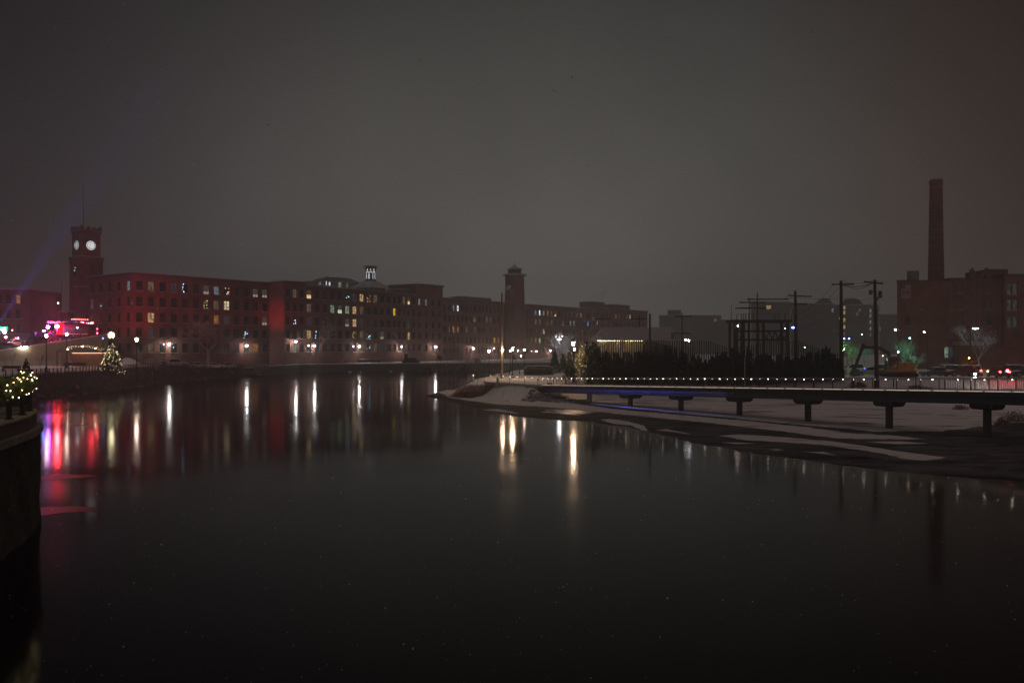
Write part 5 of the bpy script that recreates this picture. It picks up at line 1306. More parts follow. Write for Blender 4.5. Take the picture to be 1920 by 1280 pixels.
def utility_pole(px, ytop, D, label, arms=(), ybase=None, r=.16, lean=0, xf=(), name='utility_pole', m=None, ins=True):
    c = P(px, 700, D); zb = gz(c.x, c.y); H = PZ(ytop, D)-zb
    t = thing(name, label, 'utility pole', (c.x, c.y, zb)); m = m or WOODP
    MB().tube((lean,0,-.4), (0,0,H), r, r*.62, 10).build('pole', m, t)
    for (x0, x1, y, *rest) in arms:
        z = PZ(y, D)-zb; a, b = PX(x0, D)-c.x, PX(x1, D)-c.x; tilt = rest[0] if rest else 0
        ar = MB(); ar.tube((a,-.12,z+tilt), (b,-.12,z-tilt), .11, n=4); ar = ar.build('crossarm', m, t)
        if ins:
            i_ = MB(); k = 4
            for j in range(k): u = j/(k-1); x = a+(b-a)*(.04+.92*u); i_.lathe([(.05,z+tilt*(1-2*u)+.06),(.07,z+tilt*(1-2*u)+.14),(.04,z+tilt*(1-2*u)+.26)], 6, (x,-.12))
            i_.build('insulators', DCONC, ar)
    for (x, y, hh) in xf:
        z = PZ(y, D)-zb; xx = PX(x, D)-c.x; can = MB().lathe([(.05,z-hh/2),(.27,z-hh/2+.05),(.27,z+hh/2-.05),(.1,z+hh/2)], 12, (xx,-.1)).build('transformer', STEELG, t)
        MB().tube((xx,-.1,z), (0,-.05,z), .05, n=4).build('bracket', STEELG, can)
    return t
up1 = utility_pole(941, 549, 133, 'tall wooden pole on the snowy point, its lower half lit warm', (), r=.22, ins=False, m=mat('weathered_pole', (.24,.17,.125), .85, .3, 2, stretch=(4,4,.5)))
z_ = PZ(656, 133)-up1.location.z
MB().box(.1,.36,-.30,-.2,z_+.1,z_+.16).build('lamp_bracket', STEEL, up1); MB().ball((.16,-.50,z_), .15, 8, 5).build('pole_lamp', EM('pole_lamp_glow', (1,.66,.44), 420), up1, True)

def hedge():
    D = 150.0; x0, x1 = PX(983, D), PX(1037, D); t = thing('hedge', 'clipped dark hedge with a thin snowy top, right of the nearest path lamp', 'hedge', ((x0+x1)/2, D, 2.2))
    n = 9000; w = (x1-x0)/2; x = RNG.uniform(-w, w, n); y = RNG.uniform(-1.3, 1.3, n); zt = PZ(686.5, D)-2.2; z = RNG.uniform(0, 1, n)
    side = RNG.integers(0, 3, n); y = np.where(side == 0, -1.3+RNG.uniform(0,.25,n), y); z = np.where(side == 1, 1-RNG.uniform(0,.12,n), z); z *= zt*(1-.25*(np.abs(x)/w)**6)
    mb = MB(); leaf_cards(mb, np.column_stack([x,y,z]), .17); mb.build('foliage', NEEDLE, t)
    n = 2600; x = RNG.uniform(-w, w, n); mb = MB(); leaf_cards(mb, np.column_stack([x, RNG.uniform(-1.2,1.2,n), zt*(1-.25*(np.abs(x)/w)**6)+RNG.uniform(0,.10,n)]), .12); mb.build('snow_dusting', SNOW, t)
    MB().box(-w+.2, w-.2, -1.0, 1.0, -.3, zt*.72).build('inner_twigs', BARK, t)
hedge()
def EG(px, D, ytop, r, label, **k):
    c = P(px, 690, D); zb = gz(c.x, c.y); return evergreen('evergreen', label, (c.x, c.y, zb), PZ(ytop, D)-zb, r, **k)
EG(1040, 156, 661, 1.7, 'small dark cone shaped evergreen just right of the hedge, in front of the white tree', n=2600, size=.3)
EG(1056, 160, 664, 1.5, 'second small dark evergreen between the white tree and the tall path lamp', n=2200, size=.3)
EG(1068, 127, 661, 1.5, 'dusky evergreen behind the tall path lamp at the bridge head', n=3400, size=.26)
EG(1090, 128, 650, 2.25, 'warm lit frosted evergreen hung with tiny lights at the bridge head', n=5200, needle=NEEDLE_Y, nl=150, size=.26, lr=.035)
c = P(1082, 700, 122); t = thing('floodlight', 'small ground spotlight shining up at the frosted evergreen', 'lamp', (c.x, c.y, gz(c.x,c.y)))
MB().box(-.12,.12,-.1,.1,0,.22).build('housing', STEEL, t); MB().ball((0,.12,.34), .09, 6, 4).build('bulb', EM('uplight_glow', (1,.66,.22), 160), t, True)
c = P(1049, 690, 172); zb = gz(c.x, c.y)
bare_tree('frosted_tree', 'white frosted bare tree lit by a lamp, behind the small evergreens', (c.x, c.y, zb), 8.6, .62, 51, SNOWBARK, 5, .18, (0,0), min_r=.04)
c = P(1046.5, 636, 168); t = thing('street_lamp', 'tall plain lamp with a flat head lighting the white frosted tree', 'street lamp', (c.x-.8, c.y, zb))
MB().tube((0,0,0), (0,0,c.z-zb+.1), .07, n=6).build('pole', STEEL, t); MB().tube((0,0,c.z-zb+.1), (1.3,0,c.z-zb+.1), .04, n=4).build('arm', STEEL, t)
MB().box(.75,1.35,-.15,.15,c.z-zb-.06,c.z-zb+.04).build('lamp_head', EM('flat_head_glow', (.92,.97,1), 170), t)

# ------------------------------------------------------------------ screen fence, shrubs and the grey roofed building
def screen_fence():
    tops = [(1104,654),(1118,650),(1150,638),(1215,636.5),(1285,640),(1330,638.5),(1365,652),(1420,646),(1440,637),(1500,640),(1540,655),(1575,666)]
    D0, D1 = 126.0, 124.0
    def top(px):
        for (a, ya), (b, yb) in zip(tops[:-1], tops[1:]):
            if a <= px <= b: return ya+(yb-ya)*(px-a)/(b-a)
        return 655
    x0 = PX(1104, D0); t = thing('screen_fence', 'tall screen of closely spaced upright steel poles of uneven height, standing over dark shrubs', 'fence', (x0, D0, 0))
    pm = mat('screen_pole_steel', (.022,.02,.02), .55, .2, 2); px = 1104.0; rnd = random.Random(9); mb = MB(); k = 0; pn = 0
    while px < 1576:
        D = D0+(D1-D0)*(px-1104)/472; x = PX(px, D)-x0; y = D-D0; zt = PZ(top(px)+rnd.uniform(-.8,.8), D); zb = .2
        mb.tube((x,y,zb), (x,y,zt), .085, n=5); k += 1; px += 4.25+rnd.uniform(-.2,.2)
        if k % 14 == 0:
            mb.build('pole_panel', pm, t); mb = MB(); pn += 1
    mb.build('pole_panel', pm, t)
    MB().add([(0,.12,-.2),(PX(1576,D1)-x0,D1-D0+.12,-.2),(PX(1576,D1)-x0,D1-D0+.12,5.3),(0,.12,5.3),(0,.3,-.2),(PX(1576,D1)-x0,D1-D0+.3,-.2),(PX(1576,D1)-x0,D1-D0+.3,5.3),(0,.3,5.3)],
       [(0,1,2,3),(7,6,5,4),(3,2,6,7),(1,5,6,2),(0,3,7,4)]).build('blackout_panel', mat('blackout_board', (.012,.011,.012), .8, .3, 1), t)  # added dark sheet that blacks out the gaps behind the shrubs
    return top
screen_fence()
SH = [(1112,640,1.3,'tallest narrow dark shrub at the left end of the pole screen'),(1121,650,1.2,'narrow dark shrub second from the left end of the pole screen'),(1136,658,1.2,'third dark shrub along the pole screen, below the bright eave'),
      (1158,662,1.4,'low dark shrub before the warm lit wall behind the pole screen'),(1184,664,1.4,'low dark shrub right of the lit wall, by the fine twigged tree'),(1206,655,1.5,'rounded dark shrub left of the thick dark pole'),
      (1230,645,1.7,'broad tall dark shrub just right of the thick dark pole'),(1256,650,1.6,'dark shrub beside the pole with two crossarms'),(1283,661,1.5,'low dark shrub in the middle gap of the pole screen'),
      (1310,666,1.6,'lowest dark shrub, under the white double lamp'),(1345,661,1.5,'dark shrub left of the steel gantry'),(1374,652,1.5,'dark shrub at the left leg of the steel gantry'),
      (1402,654,1.5,'dark shrub under the middle of the steel gantry'),(1432,661,1.6,'low dark shrub below the right half of the steel gantry'),(1462,664,1.6,'low dark shrub at the right leg of the steel gantry'),
      (1492,665,1.6,'low dark shrub at the foot of the pole right of the gantry'),(1520,660,1.5,'low dark shrub second from the right end of the pole screen'),(1549,649,1.1,'tall pointed dark shrub near the right end of the pole screen'),(1564,664,1.1,'last dark shrub at the right end of the pole screen')]
for px, y, r, lb in SH:
    D = 122.4; c = P(px, 700, D); zb = max(.5, gz(c.x, c.y)); evergreen('shrub', lb, (c.x, c.y, zb), PZ(y, D)-zb, r*1.45, n=5200, needle=NEEDLE_D, size=.27, cat='shrub', columnar=True, group='dark shrubs along the pole screen')

def grey_roof_building():
    D = 150.0; xl, xr = PX(1118, D), PX(1266, D); w = xr-xl; ze, zr = PZ(637.5, D), PZ(613, 156)
    t = thing('long_building', 'long low building with a grey hipped roof and a warm lit wall', 'building', (xl, D, 0))
    wallm = mat('cream_siding', (.50,.42,.28), .8, .12, 1)
    MB().box(.7, w-.7, .9, 12, 2.6, ze-.05).build('wall', wallm, t)
    xa = PX(1130,156)-xl; xb = PX(1262,156)-xl
    mb = MB(); y1 = 13.0
    mb.add([(0,0,ze),(w,0,ze),(w,y1,ze),(0,y1,ze),(xa,6.5,zr),(xb,6.5,zr)], [(0,1,5,4),(1,2,5),(2,3,4,5),(3,0,4),(3,2,1,0)]); mb.build('roof', ROOFG, t)
    MB().box(-.05, w+.05, -.12, -.003, ze-.10, ze+.03).build('gutter', mat('gutter_paint', (.6,.55,.45), .5, .1, 1), t)
    for px in (1121,1134,1148,1166,1185,1206,1232,1256):
        x = PX(px, D)-xl; MB().box(x-.12, x+.12, .1, .34, 2.6, ze-.25).build('column', wallm, t)
    for px in (1141,1156,1175,1196,1222,1245): make_window(t, PX(px,D)-xl, .88, 4.6, 1.3, 2.2, 0, GLASS, False)
    for a, b, e in ((1121,1136,7),(1137,1160,8),(1161,1184,5),(1185,1206,2)): MB().box(PX(a,D)-xl, PX(b,D)-xl, .12, .20, ze-.16, ze-.10).build('soffit_light', EM('soffit_glow_%d'%e, (1,.80,.42), e*2.2), t)
    # right hand lean-to with a dark roof
    x0, x1 = PX(1218,146)-xl, PX(1262,146)-xl
    MB().add([(x0,-4,PZ(640,146)),(x1,-4,PZ(648.5,146)),(x1,.1,PZ(648.5,146)),(x0,.1,PZ(640,146)),(x0,-4,2.6),(x1,-4,2.6),(x1,.1,2.6),(x0,.1,2.6)], [(0,1,2,3),(4,5,1,0),(5,6,2,1),(7,4,0,3)]).build('lean_to', DCONC, t)
grey_roof_building()
D = 165; xl = PX(1262, D)
t = thing('small_building', 'small pale gabled building at the right end of the grey roofed one', 'building', (xl, D, 0))
w = PX(1302, D)-xl; MB().box(0, w, 0, 8, 2.8, PZ(650, D)).build('wall', mat('cream_siding2', (.35,.30,.22), .8, .12, 1), t)
MB().add([(-.3,-.3,PZ(650,D)+.003),(w+.3,-.3,PZ(650,D)+.003),(w+.3,8.3,PZ(650,D)+.003),(-.3,8.3,PZ(650,D)+.003),(1,4,PZ(640,D)),(w-1,4,PZ(640,D))], [(0,1,5,4),(1,2,5),(2,3,4,5),(3,0,4)]).build('roof', ROOFG, t)

# poles and lines
utility_pole(1218.5, 588, 130, 'thick dark pole rising above the middle of the grey roof', (), r=.26, ins=False, m=RUST)
utility_pole(1129, 590, 160, 'thin pole with one crossarm above the left end of the grey roof', ((1112,1145,598),), r=.12)
utility_pole(1199, 590, 162, 'pole with two crossarms just left of the thick dark pole', ((1181,1213,598),(1178,1210,624)), r=.14, xf=((1204,629,.9),))
utility_pole(1279, 586, 150, 'pole with two crossarms between the grey roof and the steel gantry', ((1265,1296,593),(1258,1294,625)), r=.14, xf=((1261,630,1.1),))
utility_pole(1420, 549, 146, 'tallest pole rising through the steel gantry', ((1400,1478,561),(1405,1436,578),(1386,1436,567)), r=.17)
utility_pole(1405, 559, 148, 'second pole rising through the steel gantry, left of the tallest', ((1378,1412,578),), r=.12)
utility_pole(1491, 545, 138, 'pole with two crossarms just right of the steel gantry, by the blue light', ((1477,1521,555,.1),(1484,1512,570)), r=.34, lean=.25, xf=((1489,584,1.0),))
utility_pole(1577, 526, 124, 'tall dark utility pole near the right end of the pole screen', ((1559,1600,533,-.02),), r=.34, lean=.05)
utility_pole(1640, 525, 118, 'tallest dark utility pole with two transformers, left of the yellow excavator', ((1619,1655,530,.12),), r=.34, lean=.4, xf=((1650,552,1.1),(1643,560,.6),(1632,548,.7)))
def wire(name, label, pts, sag, r=.018):
    mb = MB()
    for a, b in zip(pts[:-1], pts[1:]):
        pr = a; n = 10
        for k in range(1, n+1):
            u = k/n; q = a.lerp(b, u)-Vector((0,0,sag*4*u*(1-u))); mb.tube(pr, q, r, n=3, caps=False); pr = q
    o = mb.build(name, STEEL); tag(o, label, 'cable'); return o
wire('power_line', 'heavy drooping cable between the two tallest dark utility poles', [P(1577,534,124), P(1640,529,118)], .45, .05)
wire('power_line', 'second drooping cable just below the first between the two tallest dark poles', [P(1585,535,124), P(1632,533,118)], .6, .04)
wire('power_line', 'cable falling steeply left from the top of the pole near the screen end', [P(1562,534,124), P(1496,590,138)], .6, .03)
wire('power_line', 'lower cable falling left from the pole near the screen end', [P(1573,538,124), P(1497,602,138)], .6, .03)
wire('power_line', 'lowest slanting cable left of the pole near the screen end', [P(1577,570,124), P(1498,618,138)], .6, .03)
for y0, y1, k in ((524,524,'topmost'),(530,526,'second'),(556,553,'third'),(590,588,'fourth'),(597,597,'lowest')):
    wire('power_line', f'{k} of the long cables running right from the tallest dark pole to the brick building', [P(1577,y0+2,124), P(1640,y0,118), P(1690,y1,165)], .5)
wire('power_line', 'long cable between the gantry poles and the pole by the blue light', [P(1400,561,146), P(1491,557,138), P(1577,559,140)], .25, .03)
wire('power_line', 'upper faint cable running right from the lit wooden pole across the mill', [P(941,553,133), P(1129,598,160)], 1.2, .012)
wire('power_line', 'lower faint cable running right from the lit wooden pole across the mill', [P(941,597,133), P(1110,605,150)], .6, .012)

def gantry():
    D = 140.0; c = P(1422, 700, D); zb = gz(c.x, c.y); X = lambda px: PX(px, D)-c.x; Z = lambda y: PZ(y, D)-zb
    t = thing('substation_gantry', 'rusty brown steel gantry of a substation with thin masts and rows of insulators', 'gantry', (c.x, c.y, zb))
    for px in (1373,1386,1399,1426,1471):
        for y in (-1.6, 1.6): MB().box(X(px)-.19, X(px)+.19, y-.19, y+.19, -.3, Z(605)).build('column', RUST, t)
    for y0, y1, hh in ((600,604,.5),):
        for y in (-1.6, 1.6): MB().box(X(1366), X(1478), y-.2, y+.2, Z(605), Z(600)).build('beam', RUST, t)
    for y, a, b in ((621,1373,1471),(637,1373,1471)):
        MB().box(X(a), X(b), -1.75, -1.45, Z(y)-.17, Z(y)+.17).build('beam', RUST, t)
    br = MB()
    for a in (1426,1437,1448,1459): br.tube((X(a),-1.6,Z(621)), (X(a+5.5),-1.6,Z(637)), .11, n=4); br.tube((X(a+11),-1.6,Z(621)), (X(a+5.5),-1.6,Z(637)), .11, n=4)
    br.tube((X(1471),-1.6,Z(605)), (X(1452),-1.6,Z(645)), .07, n=4); br.tube((X(1373),-1.6,Z(621)), (X(1386),-1.6,Z(637)), .06, n=4)
    for px in (1373,1386,1426,1471): br.tube((X(px),-1.6,Z(603)), (X(px),1.6,Z(621)), .05, n=4)
    br.build('bracing', RUST, t)
    for px, y in ((1366.5,570),(1477.5,570)): MB().tube((X(px),-1.6,Z(604)), (X(px),-1.6,Z(y)), .06, .03, 5).build('mast', RUST, t)
    for px in (1377,1385,1389,1393,1399,1407,1447,1455,1466):
        q = MB(); z0 = Z(600)
        for k in range(5): q.lathe([(.05,z0+k*.2),(.12,z0+k*.2+.08),(.05,z0+k*.2+.16)], 7, (X(px),-1.6))
        q.build('insulator', DCONC, t)
    eq = MB()
    for px in (1392,1400,1410,1418,1434,1446,1458):
        eq.lathe([(.25,.0),(.3,1.2),(.1,1.4),(.1,3.2),(.18,3.3)], 8, (X(px),.2)); 
    eq.build('switchgear', RUST, t)
    b = MB(); b.tube((X(1378),-1.6,Z(589)), (X(1470),-1.6,Z(589)), .03, n=4); b.tube((X(1376),-1.4,Z(578)), (X(1405),-1.4,Z(577)), .04, n=4); b.build('busbar', RUST, t)
    MB().ball((X(1377.5),-1.9,Z(611.5)), .11, 6, 4).build('lamp', EM('gantry_glow', (1,.8,.72), 26), t, True)
    MB().ball((X(1465),-1.9,Z(616)), .07, 6, 4).build('lamp', EM('gantry_glow2', (.8,1,.9), 12), t, True)
gantry()
D = 131; c = P(1291, 638, D); zb = gz(c.x, c.y); t = thing('street_lamp', 'double headed white lamp on a short lit pole over the pole screen', 'street lamp', (c.x, c.y, zb))
MB().tube((0,0,0), (0,0,c.z-zb), .09, n=6).build('pole', mat('pale_pole', (.5,.5,.5), .6, .1, 1), t)
for x, dz, r in ((-.5,.12,.09),(0,-.02,.13)): MB().ball((x,-.15,c.z-zb+dz), r, 8, 5).build('lamp_head', EM('screen_lamp_glow', (.93,.95,1), 75), t, True)
MB().tube((-.5,-.15,c.z-zb+.2), (.1,0,c.z-zb+.05), .03, n=4).build('arm', STEEL, t)
D = 118.5; c = P(1396.5, 697, D); zb = gz(c.x, c.y); t = MB().tube((0,0,-.3), (0,0,PZ(670,D)-zb), .06, n=6).build('marker_post', mat('pale_pole', (.5,.5,.5), .6, .1, 1), None, loc=(c.x,c.y,zb)); tag(t, 'thin pale post standing before the dark shrubs under the gantry', 'post')
c = P(1110, 650, 148); zb = gz(c.x, c.y); t = thing('street_lamp', 'unlit tan lamp post with a long arm, left of the grey roof', 'street lamp', (c.x, c.y, zb)); tn = mat('tan_post', (.36,.33,.24), .7, .15, 1)
MB().tube((0,0,-.3), (0,0,PZ(583,148)-zb), .13, .09, 8).build('pole', tn, t); MB().tube((-1.2,0,PZ(582,148)-zb), (.9,0,PZ(582,148)-zb+.02), .05, n=5).build('arm', tn, t)
MB().box(.1,.45,-.2,.2,PZ(600,148)-zb,PZ(595,148)-zb).build('box', mat('pale_box', (.5,.5,.5), .6, .1, 1), t)

# ------------------------------------------------------------------ distance, right of centre
far_block('far_building', 'long dark building far off in the haze behind the two armed pole', 1236, 1352, 592, 520, GREYB, [(1341,600,'orange')])
far_block('far_building', 'boxy stair head far off in the haze, left of the two armed pole', 1252, 1277, 582.5, 540, GREYB)
far_block('far_building', 'flat far building in the haze behind the left part of the gantry', 1342, 1400, 600, 560, GREYB, [(1346,599,'dimwarm')])
far_block('far_building', 'hazy block with two lit top windows behind the steel gantry', 1408, 1482, 567, 430, GREYB, [(1439,576,'warm'),(1443.5,576,'warm')], depth=30)
far_block('far_building', 'hazy wide block between the gantry pole and the tallest pole pair', 1483, 1560, 570, 440, GREYB, [(1561,582,'cool'),(1487,578,'dimblue')], depth=30)
fb = far_block('far_building', 'hazy apartment block under two dark domed roofs with columns of small lit windows', 1552, 1648, 572, 450, GREYB,
   [(1583,577,'warm'),(1583,586,'warm'),(1583,600,'yellow'),(1583,613,'warm'),(1583,626,'dimwarm'),(1612,581,'dimwarm'),(1632,583,'cool'),(1632,592,'cool'),(1632,604,'cool'),(1632,616,'cool'),(1632,628,'dimwarm'),(1607,589,'dimwarm'),(1572,600,'sparkc'),(1555,640,'dimwarm')], depth=30)
fo = fb.location
for a, b, y in ((1540,1572,557),(1588,1628,557)):
    x0, x1 = PX(a,450)-fo.x, PX(b,450)-fo.x; w = (x1-x0)/2; z0 = PZ(572,450)+.51
    MB().lathe([(w, z0), (w*.85, z0+1.6), (w*.5, PZ(y,450)-.4), (.1, PZ(y,450))], 14, ((x0+x1)/2, 8)).build('domed_roof', STEEL, fb)
far_block('far_building', 'low far block with lit windows left of the chimney building', 1649, 1684, 590, 470, GREYB, [(1649,584,'dimwarm'),(1650,617,'dimwarm')], depth=20)
for px, y, D, col, s, r, lb in ((1487,614,170,'b',26,.34,'blue glowing lamp on a pole left of the pole by the gantry'),(1583,634.5,150,'b',40,.15,'left one of a pair of blue lamps above the green tree'),(1592,634.5,150,'b',40,.15,'right one of a pair of blue lamps above the green tree'),
      (1509,651,175,'w',22,.09,'tiny white lamp above the right part of the pole screen'),(1616,627,190,'c',26,.11,'tiny pale lamp between the two tallest dark utility poles'),
      (1679,618,150,'w',60,.17,'white lamp on an arm above the green lit tree'),(1706,634,150,'c',45,.14,'small pale lamp right of the green lit tree'),(1733,622.5,150,'c',50,.17,'bluish lamp on a tall pole before the chimney building'),
      (1440,638,180,'o',16,.10,'tiny orange lamp low behind the gantry'),(1490,641,178,'o',22,.11,'small orange lamp at the foot of the pole by the gantry')):
    c = P(px, y, D); zb = gz(c.x, c.y); t = thing('street_lamp', lb, 'street lamp', (c.x+.55, c.y, zb), 0, 'small lamps of the car park')
    MB().tube((0,0,0), (0,0,c.z-zb+.25), .07, .05, 6).build('pole', STEEL, t); MB().tube((.3,0,c.z-zb+.2), (-.9,0,c.z-zb+.2), .06, n=5).build('arm', STEEL, t)
    MB().ball((-.55,0,c.z-zb), r, 8, 5, .6).build('lamp_head', EM('parklamp_%s_%d'%(col,s), {'w':(1,.93,.88),'b':(.10,.16,1),'c':(.45,.85,1),'o':(1,.42,.15)}[col], s), t, True)

# ------------------------------------------------------------------ chimney building on the right
def chimney_building():
    D = 172.0; xl = PX(1682, D); t = thing('brick_building', 'dark brick industrial building at the right with a faded red lettered sign and pale downpipes', 'building', (xl, D, 0))
    X = lambda px: PX(px, D)-xl; Z = lambda y: PZ(y, D)
    MB().prism([(0,0),(X(1782),0),(X(1782),22),(11,22)], 2.7, Z(527)).build('wall', BRICK_R, t)
    xs = [X(1801), X(1855)]; 
    mb = MB(); holed(mb, X(1782)+.003, X(1880), 2.7, Z(523), xs, [Z(610), Z(580), Z(549)], 1.15, 2.0, y0=.25); mb.build('wall', BRICK_R, t)
    MB().box(X(1782)+.005, X(1880)-.003, .56, 22, 2.7, Z(523)-.02).build('wall', BRICK_R, t)
    xs = [X(1889.5), X(1899.5)]; mb = MB(); holed(mb, X(1880)+.003, X(1990), 2.7, Z(516), [X(1889), X(1899.8), X(1935), X(1946)], [Z(613), Z(582.5), Z(553)], 1.05, 2.4, y0=-.6); mb.build('wall', BRICK_R, t)
    MB().box(X(1880)+.005, X(1990), -.28, 22, 2.7, Z(516)-.02).build('wall', BRICK_R, t)
    MB().box(X(1869), X(1906), 3, 12, Z(516)-1, Z(502)).build('roof_box', BRICK_R, t)
    MB().prism([(-.2,-.15),(X(1782)-.22,-.15),(X(1782)-.22,22.1),(10.8,22.1)], Z(527)+.003, Z(527)+.22).build('parapet', DCONC, t)
    for a, b, y in ((1782,1880,523),(1880,1990,516)): MB().box(X(a)-.2, X(b)-.22, -.75 if a == 1880 else -.15, 22.1, Z(y)+.003, Z(y)+.22).build('parapet', DCONC, t)
    for px in (1801,1855):
        for y in (549,580,610): make_window(t, X(px), .40, Z(y), 1.15, 2.0, 0, mat('boarded_pane', (.20,.13,.13), .8, .2, 2) if px == 1801 or y < 600 else GLASS)
    gm = litpane('painted_reflection_pane', (.62,.62,.5), .045)  # faint emission paints a reflection onto these panes
    for px in (1889,1899.8,1935,1946):
        for y in (553,582.5,613): make_window(t, X(px), -.45, Z(y), 1.05, 2.4, 0, gm if px < 1920 else GLASS)
    for px in (1702,): make_window(t, X(px), -.02, Z(610), 1.0, 1.9, 0, GLASS)
    for px, yt in ((1781,527),(1826,512),(1836,520)): MB().tube((X(px),-.12,Z(637)), (X(px),-.12,Z(yt)), .075, n=6).build('downpipe', mat('pale_pipe', (.30,.20,.19), .6, .2, 2), t)
    q = MB(); q.box(X(1823), X(1828), .5, 1.1, Z(523), Z(504)); q.build('vent_stack', BRICK_R, t); q = MB(); q.box(X(1852), X(1857), .5, 1.1, Z(523), Z(503)); q.build('vent_stack', BRICK_R, t)
    pr = None; q = MB()
    for k in range(9):
        u = k/8; p = Vector((X(1826)+(X(1854)-X(1826))*u, .8, Z(519)+2.0*abs(2*u-1)**2.5)); 
        if pr: q.tube(pr, p, .28, n=5)
        pr = p
    q.build('swept_parapet', BRICK_R, t)
    MB().box(X(1726), X(1741), 4, 6, Z(527)+.225, Z(504)).build('roof_box', mat('grey_panel2', (.22,.20,.21), .8, .2, 1), t)
    # sign with weathered lettering on its face
    s = MB().box(X(1689.5), X(1707.5), -.10, -.003, Z(559), Z(541)).build('sign_board', mat('faded_sign', (.42,.22,.22), .8, .25, 2), t)
    MB().box(X(1697), X(1707), -.10, -.003, Z(541)+.003, Z(534.5)).build('sign_top', mat('faded_sign', (.42,.22,.22), .8, .25, 2), t)
    lt = MB()                                   # weathered and unreadable in the photograph: dark red strokes
    for x, h in ((1692,5.5),(1694,4),(1696.5,6),(1699,6),(1701.2,5.5),(1704,6)): lt.box(X(x)-.08, X(x)+.08, -.125, -.103, Z(551.5), Z(551.5-h))
    for x, y in ((1701.5,545.5),(1704,548),(1691,555.5)): lt.box(X(x), X(x)+.32, -.13, -.104, Z(y), Z(y-.8))
    lt.build('lettering', mat('sign_letter_red', (.10,.02,.02), .8, 0), s)
    # entrance canopy and low annex
    MB().box(X(1783), X(1822), -3.5, -.003, Z(647.5), Z(640)).build('canopy', mat('canopy_fascia', (.33,.27,.27), .8, .15, 1), t)
    MB().box(X(1785), X(1900), -2.6, -.61, 2.7, Z(648)).build('annex', BRICK_R, t)
    for px, k in ((1774,'green'),(1782.5,'dimblue')): make_window(t, X(px), -.02, Z(671), 1.0, 2.4, 0, W[k], False)
    t2 = thing('brick_chimney', 'tall slightly tapering round brick factory chimney behind the dark brick building', 'chimney', (PX(1755,184), 184, 0))
    pr = [(PZ(y,184), r) for y, r in ((600,1.85),(520,1.72),(480,1.62),(420,1.5),(360,1.38),(345,1.36))]
    MB().lathe([(r, z) for z, r in pr], 20).build('stack', BRICK_R, t2, True)
    MB().lathe([(1.46, PZ(345,184)+.003),(1.48, PZ(342,184)),(1.40, PZ(337.5,184)),(1.1, PZ(337,184))], 20).build('rim', BRICK_R, t2)
    bd = MB()
    for y in range(358, 520, 14): z = PZ(y,184); r = 1.37+(y-345)*.0021; MB().lathe([(r, z),(r+.03, z+.02),(r+.03, z+.10),(r, z+.12)], 20).build('iron_band', RUST, t2)
    pass
chimney_building()

# ------------------------------------------------------------------ car park in front of it
def excavator():
    D = 129.0; c = P(1683, 706, D); zb = gz(c.x, c.y); X = lambda px: PX(px, D)-c.x; Z = lambda y: PZ(y, D)-zb
    ye = mat('excavator_yellow', (.42,.19,.015), .5, .2, 1.5)
    t = thing('excavator', 'yellow tracked excavator with its dark arm folded down to the left, beside the tallest pole', 'excavator', (c.x, c.y, zb))
    for y in (-1.3,.9):
        m_ = MB(); m_.sideprism([(X(1655),.35),(X(1658),.05),(X(1712),.05),(X(1716),.35),(X(1712),.75),(X(1658),.75)], y, y+.45); m_.build('track', TYRE, t)
    MB().box(X(1656), X(1714), -.8, .85, .5, .95).build('undercarriage', DARK, t)
    MB().box(X(1655), X(1712), -1.25, 1.25, .952, 1.2).build('platform', ye, t)
    MB().sideprism([(X(1678.5),1.203),(X(1709),1.203),(X(1709),Z(681)),(X(1704),Z(678.5)),(X(1678.5),Z(680))], -1.15, 1.15).build('engine_housing', ye, t)
    MB().tube((X(1690),-1.17,Z(685)), (X(1690),-1.153,Z(685)), .16, n=10).build('exhaust_port', STEEL, t)
    cab = MB(); cab.sideprism([(X(1657),1.203),(X(1678),1.203),(X(1678),Z(669)),(X(1660),Z(669)),(X(1656),Z(685))], -1.15, -.1); cb_ = cab.build('cab', DARK, t)
    MB().box(X(1661), X(1676), -1.17, -1.153, Z(688), Z(672)).build('window', GLASS, cb_); MB().box(X(1652), X(1680), -1.2, -.05, Z(669)+.003, Z(667.5)).build('roof', mat('cab_roof', (.36,.25,.2), .7, .2, 2), cb_)
    b = MB(); pts = [(X(1676),.45,1.4),(X(1668),.45,Z(662)),(X(1652),.45,Z(652)),(X(1620),.45,Z(650))]
    for (a, d), r in zip(zip(pts[:-1], pts[1:]), (.32,.34,.26)): b.tube(a, d, r, r*.85, 6)
    b.build('boom', DARK, t); b = MB(); b.tube((X(1622),.45,Z(645)), (X(1604),.45,Z(692)), .34, .22, 6); b.tube((X(1640),.45,Z(649)), (X(1618),.45,Z(654)), .09, n=5); b.build('arm', DARK, t)
    MB().sideprism([(X(1603),Z(690)),(X(1611),Z(693)),(X(1612),Z(704)),(X(1600),Z(706)),(X(1597),Z(700))], -.1, 1.0).build('bucket', DARK, t)
    MB().ball((X(1652),-.6,Z(667)), .06, 6, 4).build('work_light', EM('cab_glow', (1,.75,.6), 25), t, True)
excavator()
def pcar(px, D, rz, label, *a, **k):
    c = P(px, 690, D); return car(label, 'car', *a, loc=(c.x, c.y, gz(c.x, c.y)), rz=rz, group='cars in the car park', **k)
pcar(1797, 128, R(188), 'red estate car with a snow covered top, side on in the car park', MAROON, 'suv')
pcar(1772, 136, R(185), 'grey car with snowy roof behind the red estate car', SILV, 'suv')
pcar(1752, 131, R(182), 'low pale snow covered car partly hidden left of the red estate', GREYP, 'sedan')
pcar(1828, 134, R(65), 'pale car with one red tail light between the red estate and braking car', SILV, 'suv', tail=22)
pcar(1872, 126, R(80), 'dark car seen from behind with bright red brake lights', DARK, 'suv', snow=False, tail=55)
